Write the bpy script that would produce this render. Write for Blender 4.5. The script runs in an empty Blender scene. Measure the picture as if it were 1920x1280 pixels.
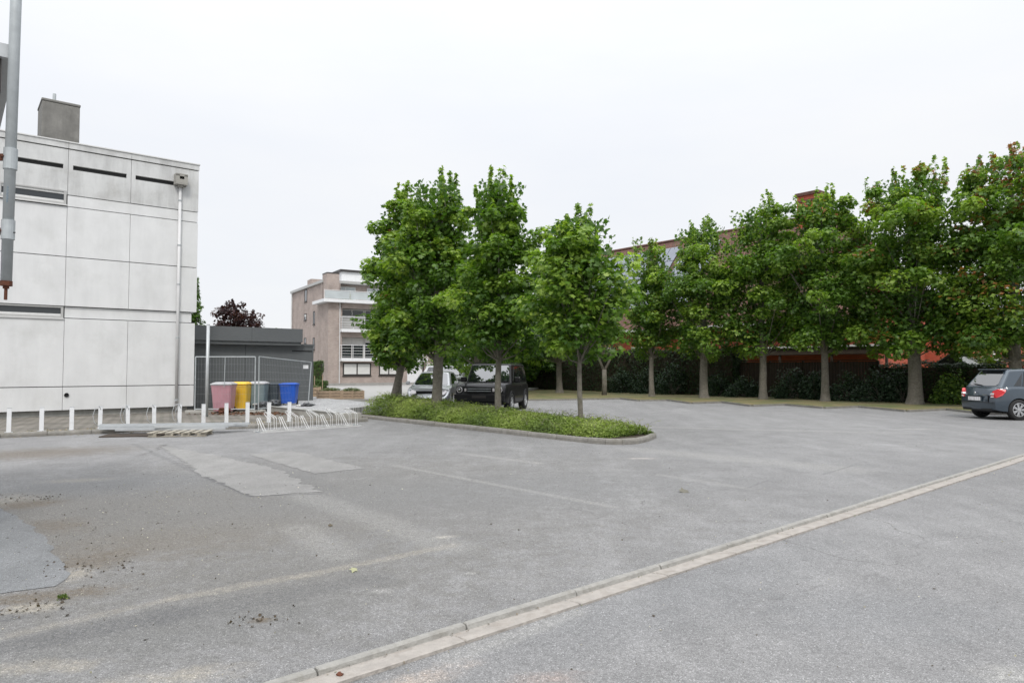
import bpy, bmesh, math, random
import numpy as np
from mathutils import Vector, Matrix
R = math.radians
rnd = random.Random(7)

# ------------------------------------------------------------ camera, world, sun, exposure
scn = bpy.context.scene
col = scn.collection
FPX, CAMZ = 1300.0, 1.65
PITCH = math.atan(50.0/FPX)
cd = bpy.data.cameras.new('camera'); cam = bpy.data.objects.new('camera', cd); col.objects.link(cam)
cd.sensor_width = 36.0; cd.lens = 36.0*FPX/1920.0; cd.clip_end = 3000; cd.clip_start = 0.05
cam.location = (0, 0, CAMZ); cam.rotation_euler = (R(90)+PITCH, 0, 0)
scn.camera = cam

world = bpy.data.worlds.new('World'); scn.world = world; world.use_nodes = True
wn = world.node_tree; wn.nodes.clear()
SUN_EL, SUN_AZ = R(48), R(172)      # azimuth measured clockwise from +Y
def N(nt, typ, **kw):
    n = nt.nodes.new(typ)
    for k, v in kw.items():
        if k == 'ins':
            for i, x in v.items():
                if hasattr(x, 'is_output') or isinstance(x, bpy.types.NodeSocket): nt.links.new(x, n.inputs[i])
                else: n.inputs[i].default_value = x
        else: setattr(n, k, v)
    return n
sky = N(wn, 'ShaderNodeTexSky', sky_type='NISHITA', sun_disc=False, sun_elevation=SUN_EL, sun_rotation=SUN_AZ, air_density=1.0, dust_density=2.0)
tc = N(wn, 'ShaderNodeTexCoord')
sep = N(wn, 'ShaderNodeSeparateXYZ', ins={0: tc.outputs['Generated']})
# overcast veil: brighter towards the zenith as a real cloud deck is
up = N(wn, 'ShaderNodeMath', operation='MAXIMUM', ins={0: sep.outputs[2], 1: 0.0})
up2 = N(wn, 'ShaderNodeMath', operation='POWER', ins={0: up.outputs[0], 1: 3.3})
ramp = N(wn, 'ShaderNodeMath', operation='MULTIPLY_ADD', ins={0: up2.outputs[0], 1: 19.0, 2: 8.15})
mp = N(wn, 'ShaderNodeMapping', ins={0: tc.outputs['Generated'], 3: (1.0, 1.0, 3.5)})
cn = N(wn, 'ShaderNodeTexNoise', ins={'Vector': mp.outputs[0], 'Scale': 1.5, 'Detail': 6.0, 'Roughness': 0.55})
cr = N(wn, 'ShaderNodeMapRange', ins={0: cn.outputs[0], 1: 0.35, 2: 0.68, 3: 0.0, 4: 1.0})
ccol = N(wn, 'ShaderNodeMix', data_type='RGBA', ins={0: cr.outputs[0], 6: (0.91, 0.94, 1.0, 1), 7: (0.985, 0.995, 1.015, 1)})
cl = N(wn, 'ShaderNodeVectorMath', operation='SCALE', ins={0: ccol.outputs[2], 3: ramp.outputs[0]})
mixs = N(wn, 'ShaderNodeMix', data_type='RGBA', ins={0: 0.93, 6: sky.outputs[0], 7: cl.outputs[0]})
bg = N(wn, 'ShaderNodeBackground', ins={0: mixs.outputs[2], 1: 0.10})
wo = N(wn, 'ShaderNodeOutputWorld', ins={0: bg.outputs[0]})

sl = bpy.data.lights.new('sun', 'SUN'); sun = bpy.data.objects.new('sun', sl); col.objects.link(sun)
sl.energy = 1.5; sl.angle = R(12); sl.color = (1.0, 0.96, 0.9)
sd = Vector((math.sin(SUN_AZ)*math.cos(SUN_EL), math.cos(SUN_AZ)*math.cos(SUN_EL), math.sin(SUN_EL)))
sun.rotation_euler = sd.to_track_quat('Z', 'Y').to_euler(); sun.location = (0, -5, 30)
scn.view_settings.view_transform = 'Standard'; scn.view_settings.look = 'None'
scn.view_settings.exposure = 0.25; scn.view_settings.gamma = 1.0; scn.view_settings.use_curve_mapping = False
scn.render.engine = 'CYCLES'

# ------------------------------------------------------------ helpers
A = Vector((0.774, 0.633, 0)); B = Vector((-0.633, 0.774, 0))   # the two main directions of the place
cp, sp = math.cos(PITCH), math.sin(PITCH)
def at(px, py, z=0.0):
    u = (px-960)/FPX; v = (640-py)/FPX
    d = Vector((u, cp - v*sp, sp + v*cp))
    t = (z-CAMZ)/d.z
    return Vector((d.x*t, d.y*t, z))
def tag(o, label=None, cat=None, group=None, kind=None):
    if label: o['label'] = label
    if cat: o['category'] = cat
    if group: o['group'] = group
    if kind: o['kind'] = kind
    return o
def empty(name, loc, rz=0.0, **kw):
    o = bpy.data.objects.new(name, None); col.objects.link(o); o.location = loc; o.rotation_euler = (0, 0, rz)
    o.empty_display_size = 0.2
    return tag(o, **kw)
def ang(v): return math.atan2(v[1], v[0])
ANG_A = ang(A)
def link(name, me, m=None, parent=None, **kw):
    o = bpy.data.objects.new(name, me); col.objects.link(o)
    if m is not None and not me.materials: me.materials.append(m)
    if parent is not None: o.parent = parent
    return tag(o, **kw)
class MB:
    def __init__(s): s.v = []; s.f = []
    def add(s, vs, fs):
        n = len(s.v); s.v += [tuple(v) for v in vs]; s.f += [tuple(i+n for i in f) for f in fs]; return s
    def box(s, x0, x1, y0, y1, z0, z1, M=None):
        vs = [Vector((x, y, z)) for z in (z0, z1) for y in (y0, y1) for x in (x0, x1)]
        if M is not None: vs = [M @ v for v in vs]
        return s.add(vs, [(0, 2, 3, 1), (4, 5, 7, 6), (0, 1, 5, 4), (2, 6, 7, 3), (0, 4, 6, 2), (1, 3, 7, 5)])
    def tube(s, pts, rads, n=8, cap=True, wob=0.0, rg=None):
        pts = [Vector(p) for p in pts]
        if not hasattr(rads, '__len__'): rads = [rads]*len(pts)
        vs = []; fs = []; prev = None
        for i, p in enumerate(pts):
            d = (pts[min(i+1, len(pts)-1)] - pts[max(i-1, 0)]).normalized()
            a = Vector((0, 0, 1)) if abs(d.z) < 0.9 else Vector((1, 0, 0))
            if prev is None: x = d.cross(a).normalized()
            else: x = (prev - d*prev.dot(d)).normalized()
            prev = x; y = d.cross(x)
            for k in range(n):
                t = 2*math.pi*k/n; r = rads[i]*(1 + (rg.uniform(-wob, wob) if rg else 0))
                vs.append(p + x*math.cos(t)*r + y*math.sin(t)*r)
        for i in range(len(pts)-1):
            for k in range(n): fs.append((i*n+k, i*n+(k+1) % n, (i+1)*n+(k+1) % n, (i+1)*n+k))
        if cap: fs.append(tuple(range(n))[::-1]); fs.append(tuple((len(pts)-1)*n+k for k in range(n)))
        return s.add(vs, fs)
    def prism(s, poly, z0, z1, M=None):
        n = len(poly)
        vs = [Vector((p[0], p[1], z0)) for p in poly] + [Vector((p[0], p[1], z1)) for p in poly]
        if M is not None: vs = [M @ v for v in vs]
        return s.add(vs, [tuple(range(n))[::-1], tuple(range(n, 2*n))] + [(i, (i+1) % n, n+(i+1) % n, n+i) for i in range(n)])
    def lathe(s, prof, M=None, n=20):      # prof: (r, axial) about local Y
        vs = []; fs = []; m = len(prof)
        for k in range(n):
            t = 2*math.pi*k/n
            for (r, a) in prof:
                v = Vector((r*math.cos(t), a, r*math.sin(t))); vs.append(M @ v if M is not None else v)
        for k in range(n):
            for i in range(m-1): fs.append((k*m+i, ((k+1) % n)*m+i, ((k+1) % n)*m+i+1, k*m+i+1))
        return s.add(vs, fs)
    def mesh(s, name, smooth=False, recalc=True):
        me = bpy.data.meshes.new(name); me.from_pydata(s.v, [], s.f)
        if recalc:
            bm = bmesh.new(); bm.from_mesh(me); bmesh.ops.recalc_face_normals(bm, faces=bm.faces); bm.to_mesh(me); bm.free()
        if smooth: me.polygons.foreach_set('use_smooth', [True]*len(me.polygons))
        me.update(); return me
    def build(s, name, m, parent=None, smooth=False, bevel=0, seg=2, **kw):
        o = link(name, s.mesh(name, smooth), m, parent, **kw)
        if bevel:
            b = o.modifiers.new('bevel', 'BEVEL'); b.width = bevel; b.segments = seg; b.limit_method = 'ANGLE'; b.angle_limit = R(25)
        return o
def copy_tree(o, parent=None, depth=0):
    c = o.copy(); col.objects.link(c)
    if depth: c.parent = parent
    for ch in list(o.children): copy_tree(ch, c, depth+1)
    return c

# ------------------------------------------------------------ materials
def newmat(name):
    m = bpy.data.materials.new(name); m.use_nodes = True; nt = m.node_tree
    bs = nt.nodes['Principled BSDF']; return m, nt, bs
def rgba(c): return (c[0], c[1], c[2], 1)
def mat(name, c, rough=0.7, var=0.12, scale=6.0, metal=0.0, bump=0.0, bscale=40.0, streak=0.0, dirt=None, dirt_amt=0.0, dscale=1.2, coat=0.0, spec=None):
    m, nt, bs = newmat(name)
    g = N(nt, 'ShaderNodeNewGeometry')
    n1 = N(nt, 'ShaderNodeTexNoise', ins={'Vector': g.outputs['Position'], 'Scale': scale, 'Detail': 5.0, 'Roughness': 0.6})
    k = N(nt, 'ShaderNodeMapRange', ins={0: n1.outputs[0], 1: 0.25, 2: 0.75, 3: 1-var, 4: 1+var})
    base = N(nt, 'ShaderNodeVectorMath', operation='SCALE', ins={0: tuple(c), 3: k.outputs[0]}).outputs[0]
    if streak:
        mp = N(nt, 'ShaderNodeMapping', ins={0: g.outputs['Position'], 3: (1.7, 1.7, 0.25)})
        n2 = N(nt, 'ShaderNodeTexNoise', ins={'Vector': mp.outputs[0], 'Scale': 1.6, 'Detail': 6.0, 'Roughness': 0.65})
        k2 = N(nt, 'ShaderNodeMapRange', ins={0: n2.outputs[0], 1: 0.42, 2: 0.75, 3: 1.0, 4: 1-streak})
        base = N(nt, 'ShaderNodeVectorMath', operation='SCALE', ins={0: base, 3: k2.outputs[0]}).outputs[0]
    if dirt:
        n3 = N(nt, 'ShaderNodeTexNoise', ins={'Vector': g.outputs['Position'], 'Scale': dscale, 'Detail': 7.0, 'Roughness': 0.7})
        k3 = N(nt, 'ShaderNodeMapRange', ins={0: n3.outputs[0], 1: 0.5, 2: 0.72, 3: 0.0, 4: dirt_amt})
        base = N(nt, 'ShaderNodeMix', data_type='RGBA', ins={0: k3.outputs[0], 6: base, 7: rgba(dirt)}).outputs[2]
    nt.links.new(base, bs.inputs['Base Color'])
    rr = N(nt, 'ShaderNodeMapRange', ins={0: n1.outputs[0], 1: 0.2, 2: 0.8, 3: max(0.02, rough-0.06), 4: min(1, rough+0.06)})
    nt.links.new(rr.outputs[0], bs.inputs['Roughness'])
    bs.inputs['Metallic'].default_value = metal
    bs.inputs['Coat Weight'].default_value = coat; bs.inputs['Coat Roughness'].default_value = 0.05
    if spec is not None: bs.inputs['Specular IOR Level'].default_value = spec
    if bump:
        n4 = N(nt, 'ShaderNodeTexNoise', ins={'Vector': g.outputs['Position'], 'Scale': bscale, 'Detail': 4.0})
        b = N(nt, 'ShaderNodeBump', ins={'Strength': bump, 'Distance': 0.02, 'Height': n4.outputs[0]})
        nt.links.new(b.outputs[0], bs.inputs['Normal'])
    return m
def brickmat(name, c1, c2, mortar, bw=0.22, bh=0.065, obj=True, plane='xz', rough=0.85, msize=0.012, bump=0.6, var=0.18, dark=0.0):
    m, nt, bs = newmat(name)
    t = N(nt, 'ShaderNodeTexCoord')
    s = N(nt, 'ShaderNodeSeparateXYZ', ins={0: t.outputs['Object']})
    h = N(nt, 'ShaderNodeMath', operation='ADD', ins={0: s.outputs[0], 1: s.outputs[1]})
    if plane == 'xz': cmb = N(nt, 'ShaderNodeCombineXYZ', ins={0: h.outputs[0], 1: s.outputs[2]})
    else: cmb = N(nt, 'ShaderNodeCombineXYZ', ins={0: s.outputs[0], 1: s.outputs[1]})
    br = N(nt, 'ShaderNodeTexBrick', ins={'Vector': cmb.outputs[0], 'Color1': rgba(c1), 'Color2': rgba(c2), 'Mortar': rgba(mortar),
            'Scale': 1.0, 'Mortar Size': msize, 'Brick Width': bw, 'Row Height': bh, 'Mortar Smooth': 0.3})
    n1 = N(nt, 'ShaderNodeTexNoise', ins={'Vector': t.outputs['Object'], 'Scale': 0.9, 'Detail': 6.0, 'Roughness': 0.65})
    k = N(nt, 'ShaderNodeMapRange', ins={0: n1.outputs[0], 1: 0.3, 2: 0.7, 3: 1-var, 4: 1+var})
    b2 = N(nt, 'ShaderNodeVectorMath', operation='SCALE', ins={0: br.outputs[0], 3: k.outputs[0]})
    nt.links.new(b2.outputs[0], bs.inputs['Base Color']); bs.inputs['Roughness'].default_value = rough
    bp = N(nt, 'ShaderNodeBump', invert=True, ins={'Strength': bump, 'Distance': 0.01, 'Height': br.outputs['Fac']})
    nt.links.new(bp.outputs[0], bs.inputs['Normal'])
    return m
def leafmat(name, trans=0.3, rough=0.45):
    m, nt, bs = newmat(name)
    at_ = N(nt, 'ShaderNodeAttribute', attribute_name='tint')
    nt.links.new(at_.outputs[0], bs.inputs['Base Color']); bs.inputs['Roughness'].default_value = rough
    bs.inputs['Specular IOR Level'].default_value = 0.4
    tr = N(nt, 'ShaderNodeBsdfTranslucent')
    br = N(nt, 'ShaderNodeMix', data_type='RGBA', blend_type='MULTIPLY', ins={0: 1.0, 6: at_.outputs[0], 7: (1.7, 1.9, 0.7, 1)})
    nt.links.new(br.outputs[2], tr.inputs[0])
    mx = N(nt, 'ShaderNodeMixShader', ins={0: trans, 1: bs.outputs[0], 2: tr.outputs[0]})
    nt.links.new(mx.outputs[0], nt.nodes['Material Output'].inputs[0])
    return m
def glass(name, c=(0.02, 0.025, 0.028), rough=0.03, spec=0.5, ior=1.5):
    m, nt, bs = newmat(name)
    g = N(nt, 'ShaderNodeNewGeometry')
    n1 = N(nt, 'ShaderNodeTexNoise', ins={'Vector': g.outputs['Position'], 'Scale': 0.8, 'Detail': 2.0})
    k = N(nt, 'ShaderNodeMapRange', ins={0: n1.outputs[0], 3: 0.7, 4: 1.3})
    b = N(nt, 'ShaderNodeVectorMath', operation='SCALE', ins={0: c, 3: k.outputs[0]})
    nt.links.new(b.outputs[0], bs.inputs['Base Color']); bs.inputs['Roughness'].default_value = rough
    bs.inputs['IOR'].default_value = ior; bs.inputs['Specular IOR Level'].default_value = spec; bs.inputs['Coat Weight'].default_value = 0.5
    return m
M = {}
M['panel'] = mat('white_concrete', (0.66, 0.665, 0.665), 0.75, 0.06, 1.3, bump=0.05, bscale=60, streak=0.08, dirt=(0.45, 0.45, 0.43), dirt_amt=0.4, dscale=0.6)
M['panel_top'] = mat('weathered_white_concrete', (0.56, 0.565, 0.56), 0.8, 0.1, 1.3, bump=0.06, streak=0.3, dirt=(0.30, 0.29, 0.27), dirt_amt=0.5, dscale=1.1)
M['joint'] = mat('joint_black', (0.03, 0.03, 0.03), 0.9)
M['plinth'] = mat('plinth_concrete', (0.30, 0.30, 0.28), 0.9, 0.2, 3, dirt=(0.12, 0.11, 0.09), dirt_amt=0.6)
M['conc'] = mat('weathered_concrete', (0.36, 0.35, 0.32), 0.9, 0.22, 4, bump=0.3, streak=0.15, dirt=(0.16, 0.15, 0.13), dirt_amt=0.6, dscale=2)
M['chimney'] = mat('dark_concrete', (0.21, 0.205, 0.19), 0.9, 0.25, 2.0, bump=0.2, streak=0.35, dirt=(0.10, 0.10, 0.09), dirt_amt=0.5)
M['kerb'] = mat('kerb_concrete', (0.21, 0.20, 0.18), 0.9, 0.25, 9, bump=0.5, dirt=(0.13, 0.12, 0.09), dirt_amt=0.7, dscale=3)
M['drain'] = mat('drain_concrete', (0.325, 0.30, 0.272), 0.9, 0.18, 12, bump=0.5, dirt=(0.20, 0.17, 0.14), dirt_amt=0.5, dscale=7)
M['lip'] = mat('drain_edge_concrete', (0.28, 0.272, 0.252), 0.9, 0.2, 12, bump=0.5, dirt=(0.17, 0.16, 0.13), dirt_amt=0.5, dscale=8)
M['galv'] = mat('galvanised_steel', (0.42, 0.45, 0.46), 0.5, 0.15, 8, metal=0.25, streak=0.15)
M['galv2'] = mat('pale_galvanised_steel', (0.47, 0.49, 0.50), 0.45, 0.1, 8, metal=0.25)
M['pvc'] = mat('grey_white_pipe', (0.60, 0.60, 0.60), 0.5, 0.06, 3, streak=0.1)
M['white'] = mat('white_paint', (0.72, 0.73, 0.74), 0.5, 0.06, 5, dirt=(0.4, 0.38, 0.35), dirt_amt=0.3, dscale=6)
M['rust'] = mat('rusty_iron', (0.10, 0.035, 0.018), 0.9, 0.4, 30, bump=0.4)
M['anthra'] = mat('anthracite_cladding', (0.100, 0.107, 0.110), 0.6, 0.06, 1.5, streak=0.1)
M['anthra2'] = mat('anthracite_fascia', (0.105, 0.112, 0.116), 0.6, 0.06, 1.5)
M['brickapt'] = brickmat('pinkish_brown_brick', (0.30, 0.225, 0.195), (0.38, 0.295, 0.26), (0.42, 0.39, 0.36))
M['brickred'] = brickmat('red_brick', (0.38, 0.060, 0.028), (0.48, 0.085, 0.04), (0.32, 0.13, 0.09), dark=0.1)
M['tile'] = brickmat('brown_roof_tile', (0.10, 0.050, 0.038), (0.145, 0.068, 0.050), (0.05, 0.034, 0.03), bw=0.25, bh=0.3)
M['glass'] = glass('window_glass')
M['glass_painted_sky'] = glass('painted_sky_glass', (0.46, 0.50, 0.51), 0.08)  # pale base colour stands in for sky reflected in the panes
M['blind'] = mat('white_blind', (0.62, 0.62, 0.60), 0.6, 0.05, 3)
M['frame_d'] = mat('dark_window_frame', (0.035, 0.03, 0.028), 0.5)
M['frame_w'] = mat('white_window_frame', (0.62, 0.62, 0.61), 0.5, 0.05)
M['frame_g'] = mat('grey_window_frame', (0.40, 0.40, 0.39), 0.5, 0.05)
M['bark'] = mat('grey_bark', (0.165, 0.150, 0.125), 0.95, 0.35, 14, bump=1.0, bscale=30, dirt=(0.06, 0.065, 0.035), dirt_amt=0.7, dscale=3)
M['leaf'] = leafmat('maple_leaf', 0.38); M['leafdull'] = leafmat('shrub_leaf', 0.2, 0.6)
M['wood'] = mat('weathered_wood', (0.36, 0.27, 0.19), 0.85, 0.25, 12, bump=0.3, streak=0.1)
M['darkwood'] = mat('dark_wood', (0.045, 0.032, 0.022), 0.9, 0.3, 5, bump=0.3, streak=0.2)
M['rubber'] = mat('black_rubber', (0.018, 0.018, 0.018), 0.85, 0.2, 20)
M['plastic'] = mat('black_plastic', (0.012, 0.012, 0.013), 0.6, 0.1, spec=0.3)
M['alloy'] = mat('alloy_wheel', (0.50, 0.51, 0.52), 0.3, 0.05, 4, metal=0.6)
M['soil'] = mat('soil', (0.05, 0.038, 0.025), 0.95, 0.4, 12, bump=0.8)

# ------------------------------------------------------------ ground
def stain_nodes(nt, pos, nz, base, marks, grain):
    """marks: ('s', A, B, width, colour, amount) strokes, ('b', C, rx, ry, rot, colour, amount) blobs"""
    for mk in marks:
        if mk[0] == 's':
            _, a, b, w, c, amt = mk; a = Vector(a[:2]+(0,)) if isinstance(a, tuple) else Vector((a.x, a.y, 0)); b = Vector((b.x, b.y, 0)); ba = b-a
            pa = N(nt, 'ShaderNodeVectorMath', operation='SUBTRACT', ins={0: pos, 1: tuple(a)})
            dt = N(nt, 'ShaderNodeVectorMath', operation='DOT_PRODUCT', ins={0: pa.outputs[0], 1: tuple(ba/ba.length_squared)})
            cl_ = N(nt, 'ShaderNodeClamp', ins={0: dt.outputs['Value']})
            pr = N(nt, 'ShaderNodeVectorMath', operation='SCALE', ins={0: tuple(ba), 3: cl_.outputs[0]})
            df = N(nt, 'ShaderNodeVectorMath', operation='DISTANCE', ins={0: pa.outputs[0], 1: pr.outputs[0]})
            d = df.outputs['Value']; r0, r1 = w*1.3, w*0.35; nm = w*3.0
        else:
            _, c0, rx, ry, rot, c, amt = mk
            mp_ = N(nt, 'ShaderNodeMapping', vector_type='TEXTURE', ins={0: pos, 1: (c0.x, c0.y, 0), 2: (0, 0, rot), 3: (rx, ry, 1)})
            ln = N(nt, 'ShaderNodeVectorMath', operation='LENGTH', ins={0: mp_.outputs[0]})
            d = ln.outputs['Value']; r0, r1 = 1.5, 0.2; nm = 3.2
        dn = N(nt, 'ShaderNodeMath', operation='MULTIPLY_ADD', ins={0: nz, 1: nm, 2: d})
        mr = N(nt, 'ShaderNodeMapRange', interpolation_type='SMOOTHSTEP', ins={0: dn.outputs[0], 1: r1+nm*0.5, 2: r0+nm*0.5, 3: amt, 4: 0.0})
        fac = mr.outputs[0] if (mk[0] == 'b' and mk[2] > 0.8) else N(nt, 'ShaderNodeMath', operation='MULTIPLY', use_clamp=True, ins={0: mr.outputs[0], 1: grain}).outputs[0]
        base = N(nt, 'ShaderNodeMix', data_type='RGBA', ins={0: fac, 6: base, 7: rgba(c)}).outputs[2]
    return base
SAND = (0.31, 0.285, 0.24); BROWN = (0.135, 0.112, 0.085); PALE = (0.30, 0.295, 0.28); DARK = (0.12, 0.12, 0.12); BLUEG = (0.17, 0.175, 0.18)
def asphalt(name, base=(0.205, 0.203, 0.201), marks=(), speck=0.36, agg=190.0, wear=True):
    m, nt, bs = newmat(name)
    g = N(nt, 'ShaderNodeNewGeometry'); P = g.outputs['Position']
    fl = N(nt, 'ShaderNodeVectorMath', operation='MULTIPLY', ins={0: P, 1: (1, 1, 0)}).outputs[0]
    big = N(nt, 'ShaderNodeTexNoise', ins={'Vector': fl, 'Scale': 0.16, 'Detail': 6.0, 'Roughness': 0.62})
    mid = N(nt, 'ShaderNodeTexNoise', ins={'Vector': fl, 'Scale': 1.7, 'Detail': 7.0, 'Roughness': 0.7})
    fine = N(nt, 'ShaderNodeTexNoise', ins={'Vector': fl, 'Scale': 28.0, 'Detail': 8.0, 'Roughness': 0.8})
    k1 = N(nt, 'ShaderNodeMapRange', ins={0: big.outputs[0], 1: 0.3, 2: 0.7, 3: 0.88, 4: 1.13})
    k2 = N(nt, 'ShaderNodeMapRange', ins={0: mid.outputs[0], 1: 0.3, 2: 0.7, 3: 0.86, 4: 1.12})
    k3 = N(nt, 'ShaderNodeMapRange', ins={0: fine.outputs[0], 1: 0.3, 2: 0.7, 3: 1-speck*0.7, 4: 1+speck*0.7})
    k = N(nt, 'ShaderNodeMath', operation='MULTIPLY', ins={0: k1.outputs[0], 1: k2.outputs[0]})
    # worn streaks running with the lot
    mpr = N(nt, 'ShaderNodeMapping', ins={0: fl, 2: (0, 0, -0.9), 3: (2.4, 0.35, 1)})
    st = N(nt, 'ShaderNodeTexNoise', ins={'Vector': mpr.outputs[0], 'Scale': 0.55, 'Detail': 6.0, 'Roughness': 0.65})
    k4 = N(nt, 'ShaderNodeMapRange', ins={0: st.outputs[0], 1: 0.45, 2: 0.68, 3: 1.0, 4: 1.16})
    kk = N(nt, 'ShaderNodeMath', operation='MULTIPLY', ins={0: k.outputs[0], 1: k4.outputs[0]})
    base_ = N(nt, 'ShaderNodeVectorMath', operation='SCALE', ins={0: tuple(base), 3: kk.outputs[0]}).outputs[0]
    g2 = N(nt, 'ShaderNodeTexNoise', ins={'Vector': fl, 'Scale': 16.0, 'Detail': 9.0, 'Roughness': 0.85})
    gr_ = N(nt, 'ShaderNodeMapRange', ins={0: g2.outputs[0], 1: 0.38, 2: 0.60, 3: 0.15, 4: 1.35})
    brk = N(nt, 'ShaderNodeTexNoise', ins={'Vector': fl, 'Scale': 5.5, 'Detail': 9.0, 'Roughness': 0.75})
    nzz = N(nt, 'ShaderNodeMath', operation='MULTIPLY_ADD', ins={0: brk.outputs[0], 1: 0.8, 2: N(nt, 'ShaderNodeMath', operation='MULTIPLY', ins={0: mid.outputs[0], 1: 0.2}).outputs[0]})
    base_ = stain_nodes(nt, fl, nzz.outputs[0], base_, marks, gr_.outputs[0])
    # hairline cracks, only where the surface is tired
    wv = N(nt, 'ShaderNodeTexNoise', ins={'Vector': fl, 'Scale': 2.5, 'Detail': 5.0})
    wd_ = N(nt, 'ShaderNodeVectorMath', operation='MULTIPLY_ADD', ins={0: wv.outputs['Color'], 1: (.5, .5, 0), 2: fl})
    ve = N(nt, 'ShaderNodeTexVoronoi', feature='DISTANCE_TO_EDGE', ins={'Vector': wd_.outputs[0], 'Scale': 0.45})
    ce = N(nt, 'ShaderNodeMapRange', ins={0: ve.outputs['Distance'], 1: 0.0012, 2: 0.004, 3: 1.0, 4: 0.0})
    cm = N(nt, 'ShaderNodeMapRange', ins={0: big.outputs[0], 1: 0.50, 2: 0.60, 3: 0.0, 4: 0.55})
    cf = N(nt, 'ShaderNodeMath', operation='MULTIPLY', ins={0: ce.outputs[0], 1: cm.outputs[0]})
    base_ = N(nt, 'ShaderNodeMix', data_type='RGBA', ins={0: cf.outputs[0], 6: base_, 7: (.05, .047, .042, 1)}).outputs[2]
    # aggregate
    vo = N(nt, 'ShaderNodeTexVoronoi', ins={'Vector': fl, 'Scale': agg, 'Randomness': 1.0})
    sv = N(nt, 'ShaderNodeSeparateXYZ', ins={0: vo.outputs['Color']})
    ka = N(nt, 'ShaderNodeMapRange', ins={0: sv.outputs[0], 3: 1-speck, 4: 1+speck*0.9})
    br = N(nt, 'ShaderNodeMath', operation='GREATER_THAN', ins={0: sv.outputs[1], 1: 0.965})
    kb = N(nt, 'ShaderNodeMath', operation='MULTIPLY_ADD', ins={0: br.outputs[0], 1: 0.9, 2: ka.outputs[0]})
    kc = N(nt, 'ShaderNodeMath', operation='MULTIPLY', ins={0: kb.outputs[0], 1: k3.outputs[0]})
    fin = N(nt, 'ShaderNodeVectorMath', operation='SCALE', ins={0: base_, 3: kc.outputs[0]})
    nt.links.new(fin.outputs[0], bs.inputs['Base Color'])
    bs.inputs['Roughness'].default_value = 0.88; bs.inputs['Specular IOR Level'].default_value = 0.3
    hs = N(nt, 'ShaderNodeMath', operation='ADD', ins={0: fine.outputs[0], 1: vo.outputs['Distance']})
    bp = N(nt, 'ShaderNodeBump', ins={'Strength': 0.5, 'Distance': 0.006, 'Height': hs.outputs[0]})
    nt.links.new(bp.outputs[0], bs.inputs['Normal'])
    return m
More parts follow.
